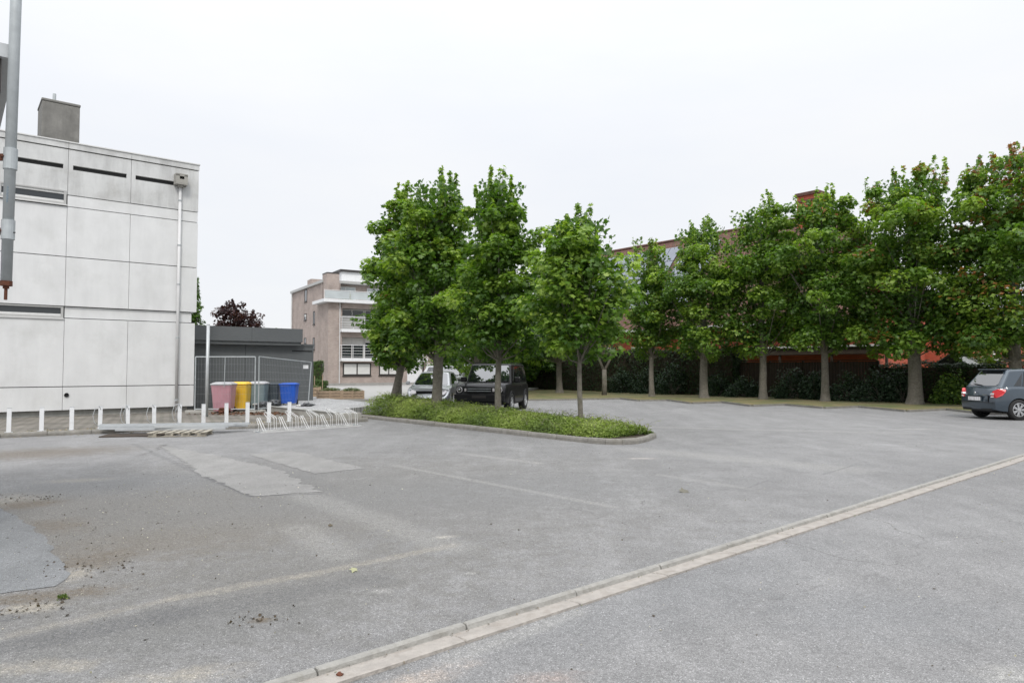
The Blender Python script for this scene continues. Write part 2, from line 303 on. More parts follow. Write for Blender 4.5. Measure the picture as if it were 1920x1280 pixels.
marks = [
 ('s', at(320, 1122), at(560, 1080), 0.08, SAND, 0.40), ('s', at(560, 1080), at(850, 1022), 0.08, SAND, 0.42),
 ('s', at(560, 925), at(850, 1025), 0.25, PALE, 0.36), ('s', at(560, 990), at(640, 1040), 0.22, PALE, 0.36),
 ('s', at(0, 1195), at(320, 1122), 0.07, SAND, 0.3),
 ('s', at(0, 1215), at(330, 1150), 0.17, DARK, 0.8), ('s', at(330, 1150), at(700, 1085), 0.2, DARK, 0.5),
 ('s', at(740, 872), at(1150, 950), 0.08, PALE, 0.45), ('s', at(870, 850), at(1010, 868), 0.12, PALE, 0.5),
 ('s', at(1190, 842), at(1590, 880), 0.45, PALE, 0.42), ('s', at(1240, 890), at(1400, 915), 0.1, PALE, 0.35), ('s', at(1540, 890), at(1600, 872), 0.03, DARK, 0.5), ('s', at(1400, 915), at(1440, 900), 0.03, DARK, 0.4),
 ('s', at(250, 832), at(390, 895), 0.07, DARK, 0.45), ('s', at(390, 895), at(470, 930), 0.06, DARK, 0.9), ('s', at(470, 930), at(600, 925), 0.05, DARK, 0.8),
 ('s', at(430, 855), at(610, 915), 0.25, DARK, 0.22),
 ('b', at(250, 960), 6.5, 4.2, 0.5, (.152,.146,.134), 0.8), ('b', at(480, 1110), 2.0, 1.0, 0.6, (.152,.148,.138), 0.6), ('b', at(300, 1190), 1.2, .5, 0.6, (.15,.15,.146), 0.6), ('b', at(260, 1025), 1.0, 0.6, 0.4, BROWN, 0.25), ('b', at(400, 1000), 1.6, 0.8, 0.4, (0.165,0.15,0.125), 0.25),
 ('b', at(60, 850), 1.8, 1.0, 0.5, BROWN, 0.65), ('b', at(10, 940), 0.45, 0.55, 0.3, SAND, 0.6), ('b', at(55, 945), 0.35, 0.3, 0.3, BROWN, 0.9),
 ('b', at(140, 1075), 0.14, 0.2, 0.4, SAND, 0.85), ('b', at(110, 985), 0.45, 0.3, -0.5, BROWN, 0.6), ('b', at(170, 1050), 0.3, 0.4, -0.3, BROWN, 0.6),
 ('b', at(50, 1140), 0.2, 0.13, 0.2, SAND, 0.95), ('b', at(60, 1120), 0.6, 0.16, 0.4, BROWN, 0.8), ('b', at(0, 1160), 0.2, 0.1, 0.4, DARK, 0.9),
 ('b', at(60, 1250), 0.35, 0.10, 0.2, SAND, 0.5), ('b', at(140, 1250), 0.1, 0.08, 0.2, SAND, 0.5),
 ('b', at(835, 1006), 0.11, 0.06, 0.2, (0.38, 0.36, 0.32), .8), ('b', at(490, 1162), 0.07, 0.05, 0.2, BROWN, 1.0), ('b', at(880, 1074), 0.04, 0.03, 0, PALE, 1.0),
 ('b', at(720, 1107), 0.08, 0.05, 0, PALE, 0.9), ('b', at(1200, 859), 0.3, 0.1, 0, (0.4, 0.37, 0.34), 0.8), ('b', at(1720, 804), 0.5, 0.2, 0, PALE, 0.9),
 ('s', at(560, 1300), at(1060, 1150), 0.10, SAND, 0.0), ('s', at(850, 1235), at(1080, 1145), 0.10, PALE, 0.5), ('s', at(1200, 1095), at(1350, 1035), 0.05, PALE, 0.7), ('b', at(330, 1270), 0.35, .12, .3, SAND, .6), ('b', at(150, 900), .5, .2, .3, SAND, .4), ('b', at(740, 1290), 0.5, 0.10, 0.72, (0.36, 0.31, 0.27), 0.8),
 ('b', at(1020, 1275), 0.22, 0.10, 0.2, (0.27, 0.23, 0.21), 0.8), ('b', at(1300, 1100), 2.2, 0.5, 0.7, BLUEG, 0.35), ('b', at(1650, 1150), 0.9, 0.5, 0.1, BLUEG, 0.35),
 ('b', at(1910, 1270), 0.2, 0.15, 0.1, PALE, 0.8), ('b', at(250, 905), 3.0, 1.1, 0.3, BLUEG, 0.4), ('b', at(900, 920), 3.5, 1.6, 0.3, BLUEG, 0.3),
 ('s', at(1000, 795), at(1700, 812), 0.25, PALE, 0.4), ('s', at(1600, 800), at(1690, 802), 0.08, DARK, 0.7), ('s', at(1340, 806), at(1390, 808), 0.08, DARK, 0.6),
]
marks.sort(key=lambda m: 0 if (m[0] == 'b' and m[2] > 0.8) else 1)      # broad discolouring first, seams and spots over it
M['asphalt'] = asphalt('old_asphalt', marks=marks)
mb = MB(); mb.add([(-900, -60, 0), (900, -60, 0), (900, 1500, 0), (-900, 1500, 0)], [(0, 1, 2, 3)])
ground = mb.build('asphalt_ground', M['asphalt']); tag(ground, 'worn pale grey asphalt of the open car park', kind='structure')
# smooth repair patches, thin sheets with ragged outline
def ragged(poly, step, amp, seed):
    rg = random.Random(seed); out = []
    for i, p in enumerate(poly):
        q = poly[(i+1) % len(poly)]; n = max(1, int((q-p).length/step))
        for k in range(n):
            t = k/n; out.append(p.lerp(q, t) + Vector((rg.uniform(-amp, amp), rg.uniform(-amp, amp), 0)))
    return out
M['patch1'] = asphalt('patch_asphalt', (0.235, 0.235, 0.235), speck=0.16); M['patch2'] = asphalt('grey_patch_asphalt', (0.175, 0.18, 0.183), speck=0.25)
M['patch3'] = asphalt('pale_patch_asphalt', (0.228, 0.224, 0.216), speck=0.15)
for poly, mt, lab, amp in (
    ([at(300, 835), at(400, 852), at(520, 880), at(600, 922), at(470, 930), at(380, 890)], 'patch3', 'long smooth pale repair strip with a cracked edge', 0.06),
    ([at(465, 852), at(550, 845), at(685, 878), at(590, 888)], 'patch3', 'four sided smooth repair patch right of the long one', 0.03),
    ([at(-60, 925), at(60, 985), at(132, 1075), at(100, 1098), at(-60, 1120)], 'patch2', 'blue grey repair patch cut by the left picture edge', 0.03)):
    rp = ragged(poly, 0.12, amp, len(lab)); mb = MB(); n = len(rp)
    mb.add([(p.x, p.y, 0.004) for p in rp], [tuple(range(n))])
    o = mb.build('asphalt_patch', M[mt]); tag(o, lab, kind='structure')

# drain channel across the lot
dA, dB = at(560, 1289), at(1925, 856.5)
dd = (dB-dA).normalized(); dl = (dB-dA).length
root = empty('drain_channel', dA - dd*2.0, ang(dd), label='shallow pinkish concrete drain channel crossing the asphalt diagonally', kind='structure')
def chan_mesh(seed, lip=False):
    rg = random.Random(seed); mb = MB()
    prof = [(0.049, -0.02), (0.048, 0.006), (0.012, 0.005), (0.000, 0.015), (-0.10, 0.020), (-0.112, 0.017), (-0.115, -0.02)] if not lip else [(0.115, -0.02), (0.112, 0.030), (0.100, 0.040), (0.068, 0.040), (0.056, 0.032), (0.050, 0.010), (0.035, -0.02)]
    xs = [0.006, 0.012, 0.25, 0.5, 0.75, 0.988, 0.994]
    vs = []; fs = []; m = len(prof)
    for i, x in enumerate(xs):
        dz = -0.006 if i in (0, len(xs)-1) else rg.uniform(-0.0015, 0.0015)
        for (y, z) in prof: vs.append((x, y+rg.uniform(-.002, .002), z+dz*(1 if z > 0 else 0)))
    for i in range(len(xs)-1):
        for k in range(m-1): fs.append((i*m+k, (i+1)*m+k, (i+1)*m+k+1, i*m+k+1))
    fs.append(tuple(range(m))); fs.append(tuple((len(xs)-1)*m+k for k in range(m)))
    mb.add(vs, fs); me = mb.mesh('edge_stone' if lip else 'channel_stone'); me.materials.append(M['lip'] if lip else M['drain']); return me
cms = [chan_mesh(i) for i in range(4)]; lms = [chan_mesh(i+9, True) for i in range(4)]
for i in range(30):
    for nm_, ms_, off_ in (('channel_stone', cms, 0.0), ('edge_stone', lms, 0.13)):
      o = link(nm_, ms_[(i*3) % 4], None, root); o.location = (i*1.0+off_, rnd.uniform(-.003, .003), rnd.uniform(-.002, .003)); o.rotation_euler = (0, 0, rnd.uniform(-.002, .002))

# kerbs
def kerb(path, label, w=0.12, h=0.11, slen=1.0, side=1):
    root = empty('kerb', (0, 0, 0), label=label, kind='structure')
    full = {}
    for i in range(len(path)-1):
        a, b = path[i], path[i+1]; L = (b-a).length; n = max(1, round(L/slen)); sl_ = L/n; rz = ang(b-a)
        key = round(sl_, 2)
        if key not in full:
            mb = MB(); g = 0.006
            prof = [(0, 0), (0, -0.05+h), (0.015*side, h-0.012), (0.03*side, h), (w*side, h), (w*side, 0)]
            vs = [(x, y, z) for x in (g, sl_-g) for (y, z) in prof]; m = len(prof)
            fs = [(k, (k+1) % m, m+(k+1) % m, m+k) for k in range(m)] + [tuple(range(m)), tuple(range(m, 2*m))]
            mb.add(vs, fs); me = mb.mesh('kerb_stone'); me.materials.append(M['kerb']); full[key] = me
        for k in range(n):
            p = a.lerp(b, k/n); o = link('kerb_stone', full[key], None, root)
            o.location = (p.x, p.y, rnd.uniform(-0.012, 0.004)); o.rotation_euler = (rnd.uniform(-.02, .02), 0, rz + rnd.uniform(-.004, .004))
    return root
kL = [at(-220, 834), at(0, 821), at(250, 810), at(480, 803), at(690, 790)]
kerb(kL, 'low weathered kerb in front of the row of white posts', side=1)
isl_near = [Vector((-4.15, 22.05, 0)), Vector((1.67, 15.35, 0))]
nose = [Vector((1.67, 15.35, 0)), Vector((2.02, 15.08, 0)), Vector((2.38, 15.02, 0)), Vector((2.75, 15.2, 0)), Vector((3.1, 15.75, 0)), Vector((3.42, 16.5, 0)), Vector((3.47, 17.0, 0))]
kerb(isl_near, 'straight kerb along the near side of the planted island', side=1, h=0.12)
kerb(nose, 'curved kerb round the right tip of the planted island', side=1, slen=0.45, h=0.12)
isl_far = [Vector((3.47, 17.0, 0)), Vector((3.47, 17.0, 0)) + B*12.05]
kerb(isl_far, 'kerb on the far side of the planted island by the parked cars', side=1, h=0.12)
isl_left = [isl_far[1], Vector((-5.5, 23.6, 0)), Vector((-4.15, 22.05, 0))]
kerb([Vector((-5.6, 23.7, 0)), Vector((-4.15, 22.05, 0))], 'short kerb at the left end of the planted island', h=0.12)

# paved yard in front of the white building
M['paver'] = brickmat('mossy_paver', (0.150, 0.135, 0.115), (0.19, 0.17, 0.15), (0.06, 0.065, 0.04), bw=0.30, bh=0.30, plane='xy', msize=0.02, var=0.4)
yard = [kL[0]+Vector((0, .1, 0)), kL[1]+Vector((0, .1, 0)), kL[2]+Vector((0, .1, 0)), kL[3]+Vector((0, .1, 0)), kL[4]+Vector((-.05, .08, 0)), Vector((-5.30, 21.35, 0)), Vector((-9.6, 26.0, 0)), Vector((-8.6, 30.2, 0)), Vector((-14, 31, 0)), Vector((-26, 22, 0))]
mb = MB(); mb.prism([(p.x, p.y) for p in yard], -0.05, 0.095)
o = mb.build('paved_yard', M['paver']); tag(o, 'dark mossy paving between the kerb and the white building', kind='structure')
# raised gravel yard and low retaining wall
M['gravel'] = asphalt('grey_gravel', (0.34, 0.34, 0.34), speck=0.6, agg=45.0)
gy = [Vector((-9.62, 25.9, 0)), Vector((-5.34, 21.30, 0)), Vector((-4.85, 21.75, 0)), Vector((-5.72, 23.6, 0)), Vector((-4.62, 26.75, 0)), Vector((-7.8, 30.9, 0)), Vector((-9.5, 33.5, 0)), Vector((-14, 33.5, 0)), Vector((-10, 29.0, 0))]
mb = MB(); mb.prism([(p.x, p.y) for p in gy], -0.05, 0.27)
tag(mb.build('gravel_yard', M['gravel']), 'pale gravel surface behind the low retaining wall', kind='structure')
wroot = empty('retaining_wall', (-5.32, 21.28, 0), ang(Vector((-4.3, 4.65, 0))), label='low stained concrete retaining wall beside the bike rack', cat='wall')
mb = MB(); mb.box(0, 6.3, -0.02, 0.10, 0, 0.275); mb.box(-0.12, 0, -0.75, 0.10, 0, 0.27); mb.build('wall', M['conc'], wroot, bevel=0.01)
for k in range(6):
    mb = MB(); mb.box(k*1.05+0.004, k*1.05+1.046, -0.05, 0.125, 0.277, 0.305); mb.build('coping', M['plinth'], wroot, bevel=0.006)
M['slab'] = mat('pale_concrete_slab', (0.33, 0.325, 0.31), 0.9, 0.1, 2, bump=0.2, dirt=(0.25, 0.24, 0.22), dirt_amt=0.5)
mb = MB(); mb.prism([(-9.5, 33.4), (-7.85, 31.0), (-6.4, 32.2), (-1, 39.5), (2, 52), (-30, 52), (-30, 33.4)], -0.05, 0.22)
tag(mb.build('forecourt', M['slab']), 'pale concrete forecourt in front of the brick apartments', kind='structure')
mb = MB(); mb.prism([(-40, 52.01), (4, 52.01), (10, 62), (-8, 70), (-40, 62)], -0.05, 0.10)
tag(mb.build('pavement', M['slab']), 'pale pavement at the foot of the brick apartments', kind='structure')

# ------------------------------------------------------------ foliage machinery
def leaf_arrays(C, Nn, size, rg, shape='maple'):
    """C (n,3) centres, Nn (n,3) leaf normals, size (n,)"""
    n = len(C)
    Nn = Nn/np.linalg.norm(Nn, axis=1, keepdims=True)
    r = rg.normal(size=(n, 3)); r[:, 2] -= 0.8
    T = r - (r*Nn).sum(1, keepdims=True)*Nn; T /= np.linalg.norm(T, axis=1, keepdims=True)
    S = np.cross(Nn, T)
    if shape == 'maple':
        loc = np.array([(0, -.45, 0), (.36, -.32, .04), (.27, -.1, .05), (.52, .14, .12), (.2, .16, .05), (0, .55, 0), (-.2, .16, .05), (-.52, .14, .12), (-.27, -.1, .05), (-.36, -.32, .04)])
        faces = [(0, 1, 2, 5), (2, 3, 4, 5), (0, 5, 8, 9), (5, 6, 7, 8)]
    elif shape == 'simple':
        loc = np.array([(0, -.5, 0), (.45, .0, .10), (.15, .12, .02), (0, .5, 0), (-.15, .12, .02), (-.45, 0, .10)])
        faces = [(0, 1, 2, 3), (0, 3, 4, 5)]
    else:   # 'blade'
        loc = np.array([(-.16, -.5, 0), (.16, -.5, 0), (.22, .1, .03), (0, .5, 0.0), (-.22, .1, .03)])
        faces = [(0, 1, 2, 4), (4, 2, 3)]
    V = C[:, None, :] + size[:, None, None]*(loc[None, :, 0:1]*S[:, None, :] + loc[None, :, 1:2]*T[:, None, :] + loc[None, :, 2:3]*Nn[:, None, :])
    return V.reshape(-1, 3), faces, len(loc)
def leaf_mesh(name, C, Nn, size, colr, rg, shape, m):
    V, faces, k = leaf_arrays(C, Nn, size, rg, shape); n = len(C)
    me = bpy.data.meshes.new(name)
    lens = [len(f) for f in faces]; per = sum(lens); flat = np.concatenate([np.array(f) for f in faces])
    loops = (np.arange(n)[:, None]*k + flat[None, :]).ravel().astype(np.int32)
    me.vertices.add(len(V)); me.vertices.foreach_set('co', V.astype(np.float32).ravel())
    me.loops.add(len(loops)); me.loops.foreach_set('vertex_index', loops)
    nf = n*len(faces); st = np.concatenate([[0], np.cumsum(lens)[:-1]])
    starts = (np.arange(n)[:, None]*per + st[None, :]).ravel().astype(np.int32)
    me.polygons.add(nf); me.polygons.foreach_set('loop_start', starts)
    me.update(calc_edges=True); me.validate()
    a = me.color_attributes.new('tint', 'FLOAT_COLOR', 'POINT')
    cc = np.repeat(np.concatenate([colr, np.ones((n, 1))], 1), k, axis=0)
    a.data.foreach_set('color', cc.astype(np.float32).ravel())
    me.materials.append(m); return me
GREEN_D = np.array((0.040, 0.088, 0.016)); GREEN_M = np.array((0.100, 0.185, 0.026)); GREEN_L = np.array((0.28, 0.38, 0.065)); RED = np.array((0.24, 0.055, 0.03)); YEL = np.array((0.24, 0.32, 0.06))

def tree(label, base, zb, zt, Rx, n_leaf, lsize, tr=0.12, seed=1, lean=(0, 0), shoots=12, shape='simple', name='maple_tree', group=None, red=0.0, light=0.0,
         colors=None, peak=0.3, fork=False, cat='tree', wide=1.0, zstart=0.0, topw=0.35, drape=0.0, roots=1.5, density=1.0, leaders=7, spread=1.0):
    rg = np.random.default_rng(seed); pr = random.Random(seed)
    bx, by = base
    root = empty(name, (bx, by, zstart), label=label, cat=cat, group=group)
    # trunk
    H = zt; zs = [0, .08, .2, .45, .9] + list(np.linspace(1.4, zb + (zt-zb)*0.82, 9))
    pts = []; rad = []
    for z in zs:
        f = z/(H+.01); pts.append((lean[0]*min(1, z/2.2)+math.sin(z*1.3+seed)*.03*min(z, 1), lean[1]*min(1, z/2.2)+math.cos(z*1.1+seed)*.03*min(z, 1), z))
        flare = roots*math.exp(-z/0.22)*0.42 if z < 1 else 0
        rad.append(tr*.82*(1+flare)*(1-0.85*f**1.1))
    def tp(z):
        for i in range(len(zs)-1):
            if zs[i+1] >= z: 
                t = (z-zs[i])/(zs[i+1]-zs[i]); return Vector(pts[i]).lerp(Vector(pts[i+1]), t)
        return Vector(pts[-1])
    mb = MB()
    if fork:
        zf = 0.95*zb*.55
        mb.tube([(0, 0, 0), (0.02, 0, zf*.5), (0, 0, zf)], [tr*1.2, tr, tr*.9], 9, wob=.08, rg=pr)
        mb.tube([(0, 0, zf-.1), (-.35, 0, zf+.7), (-.5, .1, zf+2.2), (-.7, .1, zb+1.5)], [tr*.6, tr*.5, tr*.4, tr*.15], 7, wob=.08, rg=pr)
        mb.tube([(0, 0, zf-.1), (.35, 0, zf+.6), (.5, -.1, zf+1.6), (.8, .1, zb+1.6)], [tr*.65, tr*.55, tr*.45, tr*.15], 7, wob=.08, rg=pr)
    else: mb.tube(pts, rad, 12, wob=0.06, rg=pr)
    mb.build('trunk', M['bark'], root, smooth=True)
    # envelope
    ph = rg.uniform(0, 6.28, 6); am = rg.uniform(0.07, 0.18, 6)
    def env(z, th):
        t = np.clip((z-zb)/(zt-zb), 0, 1)
        r = np.where(t < peak, 0.66+0.34*np.sin(np.clip(t/peak, 0, 1)*math.pi/2), topw+(1-topw)*np.cos(np.clip((t-peak)/(1-peak), 0, 1)**1.35*math.pi/2))
        w = 1 + am[0]*np.sin(2*th+ph[0]+z*.7) + am[1]*np.sin(3*th+ph[1]-z*1.1) + am[2]*np.sin(5*th+ph[2]+z*2.1) + am[3]*np.sin(z*2.9+ph[3]+th)
        return Rx*r*w
    nc = int(120*density)
    tz = rg.beta(1.0, 1.25, nc)*0.95 - .02; cz = zb + (zt-zb)*tz
    th = rg.uniform(0, 2*math.pi, nc); er = env(cz, th); rr = er*np.sqrt(rg.uniform(0.18, 1.0, nc))*0.9
    nl = leaders; la = (np.arange(nl)*2*math.pi/nl + rg.uniform(-.5, .5, nl)); lr_ = rg.uniform(.30, .75, nl); lt = rg.uniform(.74, .95, nl); lr_[0] = .1; lt[0] = 1.0
    CC = np.stack([rr*np.cos(th)*wide + lean[0], rr*np.sin(th) + lean[1], cz + .28*np.sin(3*th+ph[4])*(tz < .25)], 1)
    hi = tz > rg.uniform(.42, .62, nc); li = rg.integers(0, nl, nc)
    zz = zb + (zt-zb)*(.45 + (lt[li]-.50)*rg.uniform(0, 1, nc)**1.15); ax_ = lr_[li]*Rx*(.62+.25*(zz-zb)/(zt-zb)); tap = (1-.65*np.clip((zz-zb)/(zt-zb)/lt[li], 0, 1))*Rx*.36*spread; ax_ = ax_*(.6+.4*spread)
    ox = rg.normal(size=(nc, 2))*tap[:, None]
    CC[hi] = np.stack([ax_*np.cos(la[li])*wide+lean[0]+ox[:, 0], ax_*np.sin(la[li])+lean[1]+ox[:, 1], zz], 1)[hi]
    crad = rg.uniform(0.20, 0.36, nc)*(Rx**0.6); crad = crad*np.where(hi, np.clip(1.15-.6*(CC[:, 2]-zb)/(zt-zb), .45, 1), 1)
    # limbs to some clumps
    mb = MB()
    for i in rg.choice(nc, 34, replace=False):
        e = Vector(CC[i]); s0 = tp(max(zb*.8, e.z - 0.7 - 0.9*math.hypot(e.x-lean[0], e.y-lean[1])))
        mid = s0.lerp(e, 0.5) + Vector((0, 0, -0.12))
        lr = min(tr*.28, .034); mb.tube([s0, mid, e], [lr, lr*.6, 0.006], 5, cap=False)
    # leaves
    per = int(n_leaf*0.74/nc)
    idx = np.repeat(np.arange(nc), per); n1 = len(idx)
    d = rg.normal(size=(n1, 3)); d /= np.linalg.norm(d, axis=1, keepdims=True)
    rad_ = crad[idx]*np.cbrt(rg.uniform(0.25, 1.3, n1))
    off = d*rad_[:, None]*np.array((1.15, 1.15, 0.75))
    C1 = CC[idx] + off
    N1 = d*0.55 + np.array((0, 0, 0.75)) + rg.normal(size=(n1, 3))*0.38
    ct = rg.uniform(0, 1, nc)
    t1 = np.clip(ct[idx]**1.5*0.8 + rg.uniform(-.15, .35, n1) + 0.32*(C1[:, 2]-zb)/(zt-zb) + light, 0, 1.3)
    # sparse fill inside
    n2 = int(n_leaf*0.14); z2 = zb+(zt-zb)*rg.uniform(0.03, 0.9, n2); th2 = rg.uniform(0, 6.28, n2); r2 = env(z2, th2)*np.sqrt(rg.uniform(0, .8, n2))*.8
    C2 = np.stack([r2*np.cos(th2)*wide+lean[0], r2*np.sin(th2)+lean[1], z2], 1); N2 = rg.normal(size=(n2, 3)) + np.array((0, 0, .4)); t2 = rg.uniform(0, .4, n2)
    # upright shoots round the top and shoulders
    C3 = []; N3 = []; t3 = []; per3 = int(n_leaf*0.13/max(1, shoots))
    for s in range(shoots):
        q_ = s % nl; a = la[q_]+pr.uniform(-.35, .35); zt0 = zb + (zt-zb)*min(.93, lt[q_]*pr.uniform(0.80, 1.0)); rr0 = lr_[q_]*Rx*pr.uniform(0.65, 1.05)
        ln = pr.uniform(0.25, 1.0)*min(1.35, (zt-zb)*0.19)
        if s == 0: zt0 = zt - ln
        zt0 = min(zt0, zt-ln)
        p0 = Vector((rr0*math.cos(a)*wide+lean[0], rr0*math.sin(a)+lean[1], zt0-0.5)); p1 = p0 + Vector((pr.uniform(-.25, .25), pr.uniform(-.25, .25), ln+0.5))
        mb.tube([p0, p1], [0.012, 0.004], 4, cap=False)
        per3_ = int(per3*pr.uniform(.35, 1.0)*ln/((zt-zb)*.14)*.8)+8; u = rg.uniform(0, 1, per3_)**1.4; w = pr.uniform(.14, .30)*(1-u*0.8)*max(1, Rx*.55)
        aa = rg.uniform(0, 6.28, per3_)
        C3.append(np.array(p0)[None]+(np.array(p1)-np.array(p0))[None]*u[:, None] + np.stack([np.cos(aa)*w*rg.uniform(.3, 1, per3_), np.sin(aa)*w*rg.uniform(.3, 1, per3_), rg.uniform(-.05, .05, per3_)], 1))
        N3.append(np.stack([np.cos(aa)*.6, np.sin(aa)*.6, np.ones(per3_)*.7], 1)+rg.normal(size=(per3_, 3))*.35); t3.append(rg.uniform(.35, 1.15, per3_))
    C = np.concatenate([C1, C2]+C3); Nn = np.concatenate([N1, N2]+N3); t = np.concatenate([t1, t2]+t3)[:, None]
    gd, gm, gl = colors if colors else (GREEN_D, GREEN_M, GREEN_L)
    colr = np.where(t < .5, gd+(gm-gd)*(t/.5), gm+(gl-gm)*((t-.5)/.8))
    # pale and red young clumps
    nn = len(C)
    if not colors:
        pk = rg.choice(nc, int(nc*0.05)+1, replace=False)
        mk = np.zeros(nn, bool); mk[:n1] = np.isin(idx, pk) & (rg.uniform(size=n1) < .4) & (rad_ > crad[idx]*.8)
        colr[mk] = YEL*rg.uniform(.7, 1.1, (mk.sum(), 1))
    if red > 0:
        pk = rg.choice(nc, int(nc*red)+1, replace=False)
        mk = np.zeros(nn, bool); mk[:n1] = np.isin(idx, pk) & (rg.uniform(size=n1) < .35) & (d[:, 2] > -.3)
        mk[n1+n2:] = rg.uniform(size=nn-n1-n2) < red*2.2
        colr[mk] = RED*rg.uniform(.6, 1.1, (mk.sum(), 1)) + GREEN_M*.3
    colr = colr*rg.uniform(.85, 1.15, (nn, 1))
    size = lsize*rg.uniform(.6, 1.25, nn)
    mb.build('branches', M['bark'], root, kind='stuff')
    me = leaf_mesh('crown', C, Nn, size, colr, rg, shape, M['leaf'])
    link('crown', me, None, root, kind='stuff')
    return root
def bush(label, loc, rx, ry, h, n, ls, seed, colors=(GREEN_D, GREEN_M, GREEN_L), name='bush', group=None, shape='simple', cat='bush', box=False, rz=0.0, twigs=0, m='leafdull', core=True, ragged_=.06):
    rg = np.random.default_rng(seed); pr = random.Random(seed)
    root = empty(name, loc, rz, label=label, cat=cat, group=group)
    mb = MB()
    if box:
        k = rg.integers(0, 10, n); u = rg.uniform(-1, 1, n); v = rg.uniform(0, 1, n); P = np.zeros((n, 3)); D = np.zeros((n, 3))
        top = k < 3; fr = (k >= 3) & (k < 8); en = k >= 8
        P[top] = np.stack([u[top]*rx, rg.uniform(-1, 1, top.sum())*ry, np.full(top.sum(), h)], 1); D[top, 2] = 1
        sgn = np.where(rg.uniform(size=n) < .75, -1, 1)
        P[fr] = np.stack([u[fr]*rx, sgn[fr]*ry, v[fr]*h], 1); D[fr, 1] = sgn[fr]
        sg2 = np.where(rg.uniform(size=n) < .5, -1, 1)
        P[en] = np.stack([sg2[en]*rx, rg.uniform(-1, 1, en.sum())*ry, v[en]*h], 1); D[en, 0] = sg2[en]
        wv = .06*np.sin(P[:, 0]*1.7+seed)+.05*np.sin(P[:, 0]*4.1+P[:, 2]*3)
        P += D*(rg.normal(0, ragged_, (n, 1)) + wv[:, None])
        if core: mb.box(-rx+.12, rx-.12, -ry+.12, ry-.12, 0, h-.12)
        mb.build('hedge_core', M['soil'], root)
    else:
        nc = 40; d = rg.normal(size=(nc, 3)); d[:, 2] = np.abs(d[:, 2]); d /= np.linalg.norm(d, axis=1, keepdims=True); d *= rg.uniform(.45, 1, (nc, 1))**.5
        CC = d*np.array((rx, ry, h))*.85; idx = rg.integers(0, nc, n); e = rg.normal(size=(n, 3)); e /= np.linalg.norm(e, axis=1, keepdims=True)
        P = CC[idx]+e*np.array((rx, ry, h))*.27*np.cbrt(rg.uniform(.3, 1.4, (n, 1))); D = e
        P[:, 2] = np.abs(P[:, 2])
        for i in range(12 if h > .2 else 0): mb.tube([(0, 0, 0), Vector(CC[i])*.5+Vector((0, 0, .1)), Vector(CC[i])], [.03, .02, .008], 5, cap=False)
        if mb.v: mb.build('stems', M['bark'], root, kind='stuff')
    Nn = D*.7+np.array((0, 0, .5))+rg.normal(size=(n, 3))*.4
    t = np.clip(rg.normal(.4, .3, n), 0, 1.2)[:, None]; gd, gm, gl = colors
    colr = np.where(t < .5, gd+(gm-gd)*(t/.5), gm+(gl-gm)*((t-.5)/.7))
    me = leaf_mesh('foliage', P, Nn, ls*rg.uniform(.6, 1.2, n), colr, rg, shape, M[m]); link('foliage', me, None, root, kind='stuff')
    return root

# ------------------------------------------------------------ white concrete building (local x = A direction, -x leftwards, y into the building)
wb = empty('concrete_building', (-11.47, 25.0, 0), ANG_A, label='white concrete panel building with slot vents and a flat roof', cat='building')
LW = 11.7; DEP = 9.0
mb = MB(); mb.box(-LW, -0.10, 0.10, DEP, 0.28, 8.95); mb.build('wall_core', M['joint'], wb)
mb = MB(); mb.box(-LW, -0.16, 0.16, DEP, 0.0, 0.275); mb.build('plinth', M['plinth'], wb)
jx = [0.0, -2.13, -3.97, -5.81, -7.65, -9.49, -11.33]
J = 0.011
rows = [(0.28, 1.05, 'lower', 0.02), (1.05, 3.28, 'lower', 0.02), (3.28, 3.66, 'band', -0.09), (3.66, 5.28, 'upper', 0.06), (5.28, 6.93, 'upper', 0.06), (6.93, 7.31, 'band2', 0.05), (7.31, 8.82, 'top', 0.06)]
for (z0, z1, kind, xo) in rows:
    for i in range(len(jx)-1):
        xr = jx[i] + (xo if i == 0 else 0) - (J*.5 if i else 0); xl = jx[i+1] + J*.5
        win = kind in ('band', 'band2') and i in (2, 4)
        if kind in ('band', 'band2'):
            if win: continue
            if i == 0: xl = jx[2] + J*.5       # one long band panel
            if i == 1: continue
            if i == 3: xr = jx[3]; xl = jx[4]
        y0 = {'lower': 0.03, 'band': 0.07, 'upper': 0.0, 'band2': 0.012, 'top': 0.0}[kind]
        dy = rnd.uniform(-.004, .004)
        mb = MB(); m_ = M['panel_top'] if kind == 'top' else M['panel']
        if kind == 'top':       # panel with a slot vent: built round the opening
            s0, s1 = xl+0.13, xr-(0.13 if i else 0.42)
            mb.box(xl, xr, y0+dy, .1, z0+J, 8.16); mb.box(xl, xr, y0+dy, .1, 8.31, z1-J); mb.box(xl, s0, y0+dy, .1, 8.16, 8.31); mb.box(s1, xr, y0+dy, .1, 8.16, 8.31)
        else: mb.box(xl, xr, y0+dy, .1, z0+J*1.2, z1-J*1.2)
        mb.build('wall_panel', m_, wb)
# right end wall, panels
for (z0, z1, kind, xo) in rows:
    x1 = xo-0.0; 
    mb = MB(); k0 = -0.10
    for k in range(4):
        y0 = 0.1+k*2.2
        mb = MB(); mb.box(-0.10, x1 if kind != 'band2' else 0.05, y0+.008, y0+2.19, z0+J, z1-J); mb.build('wall_panel', M['panel_top'] if kind == 'top' else M['panel'], wb)
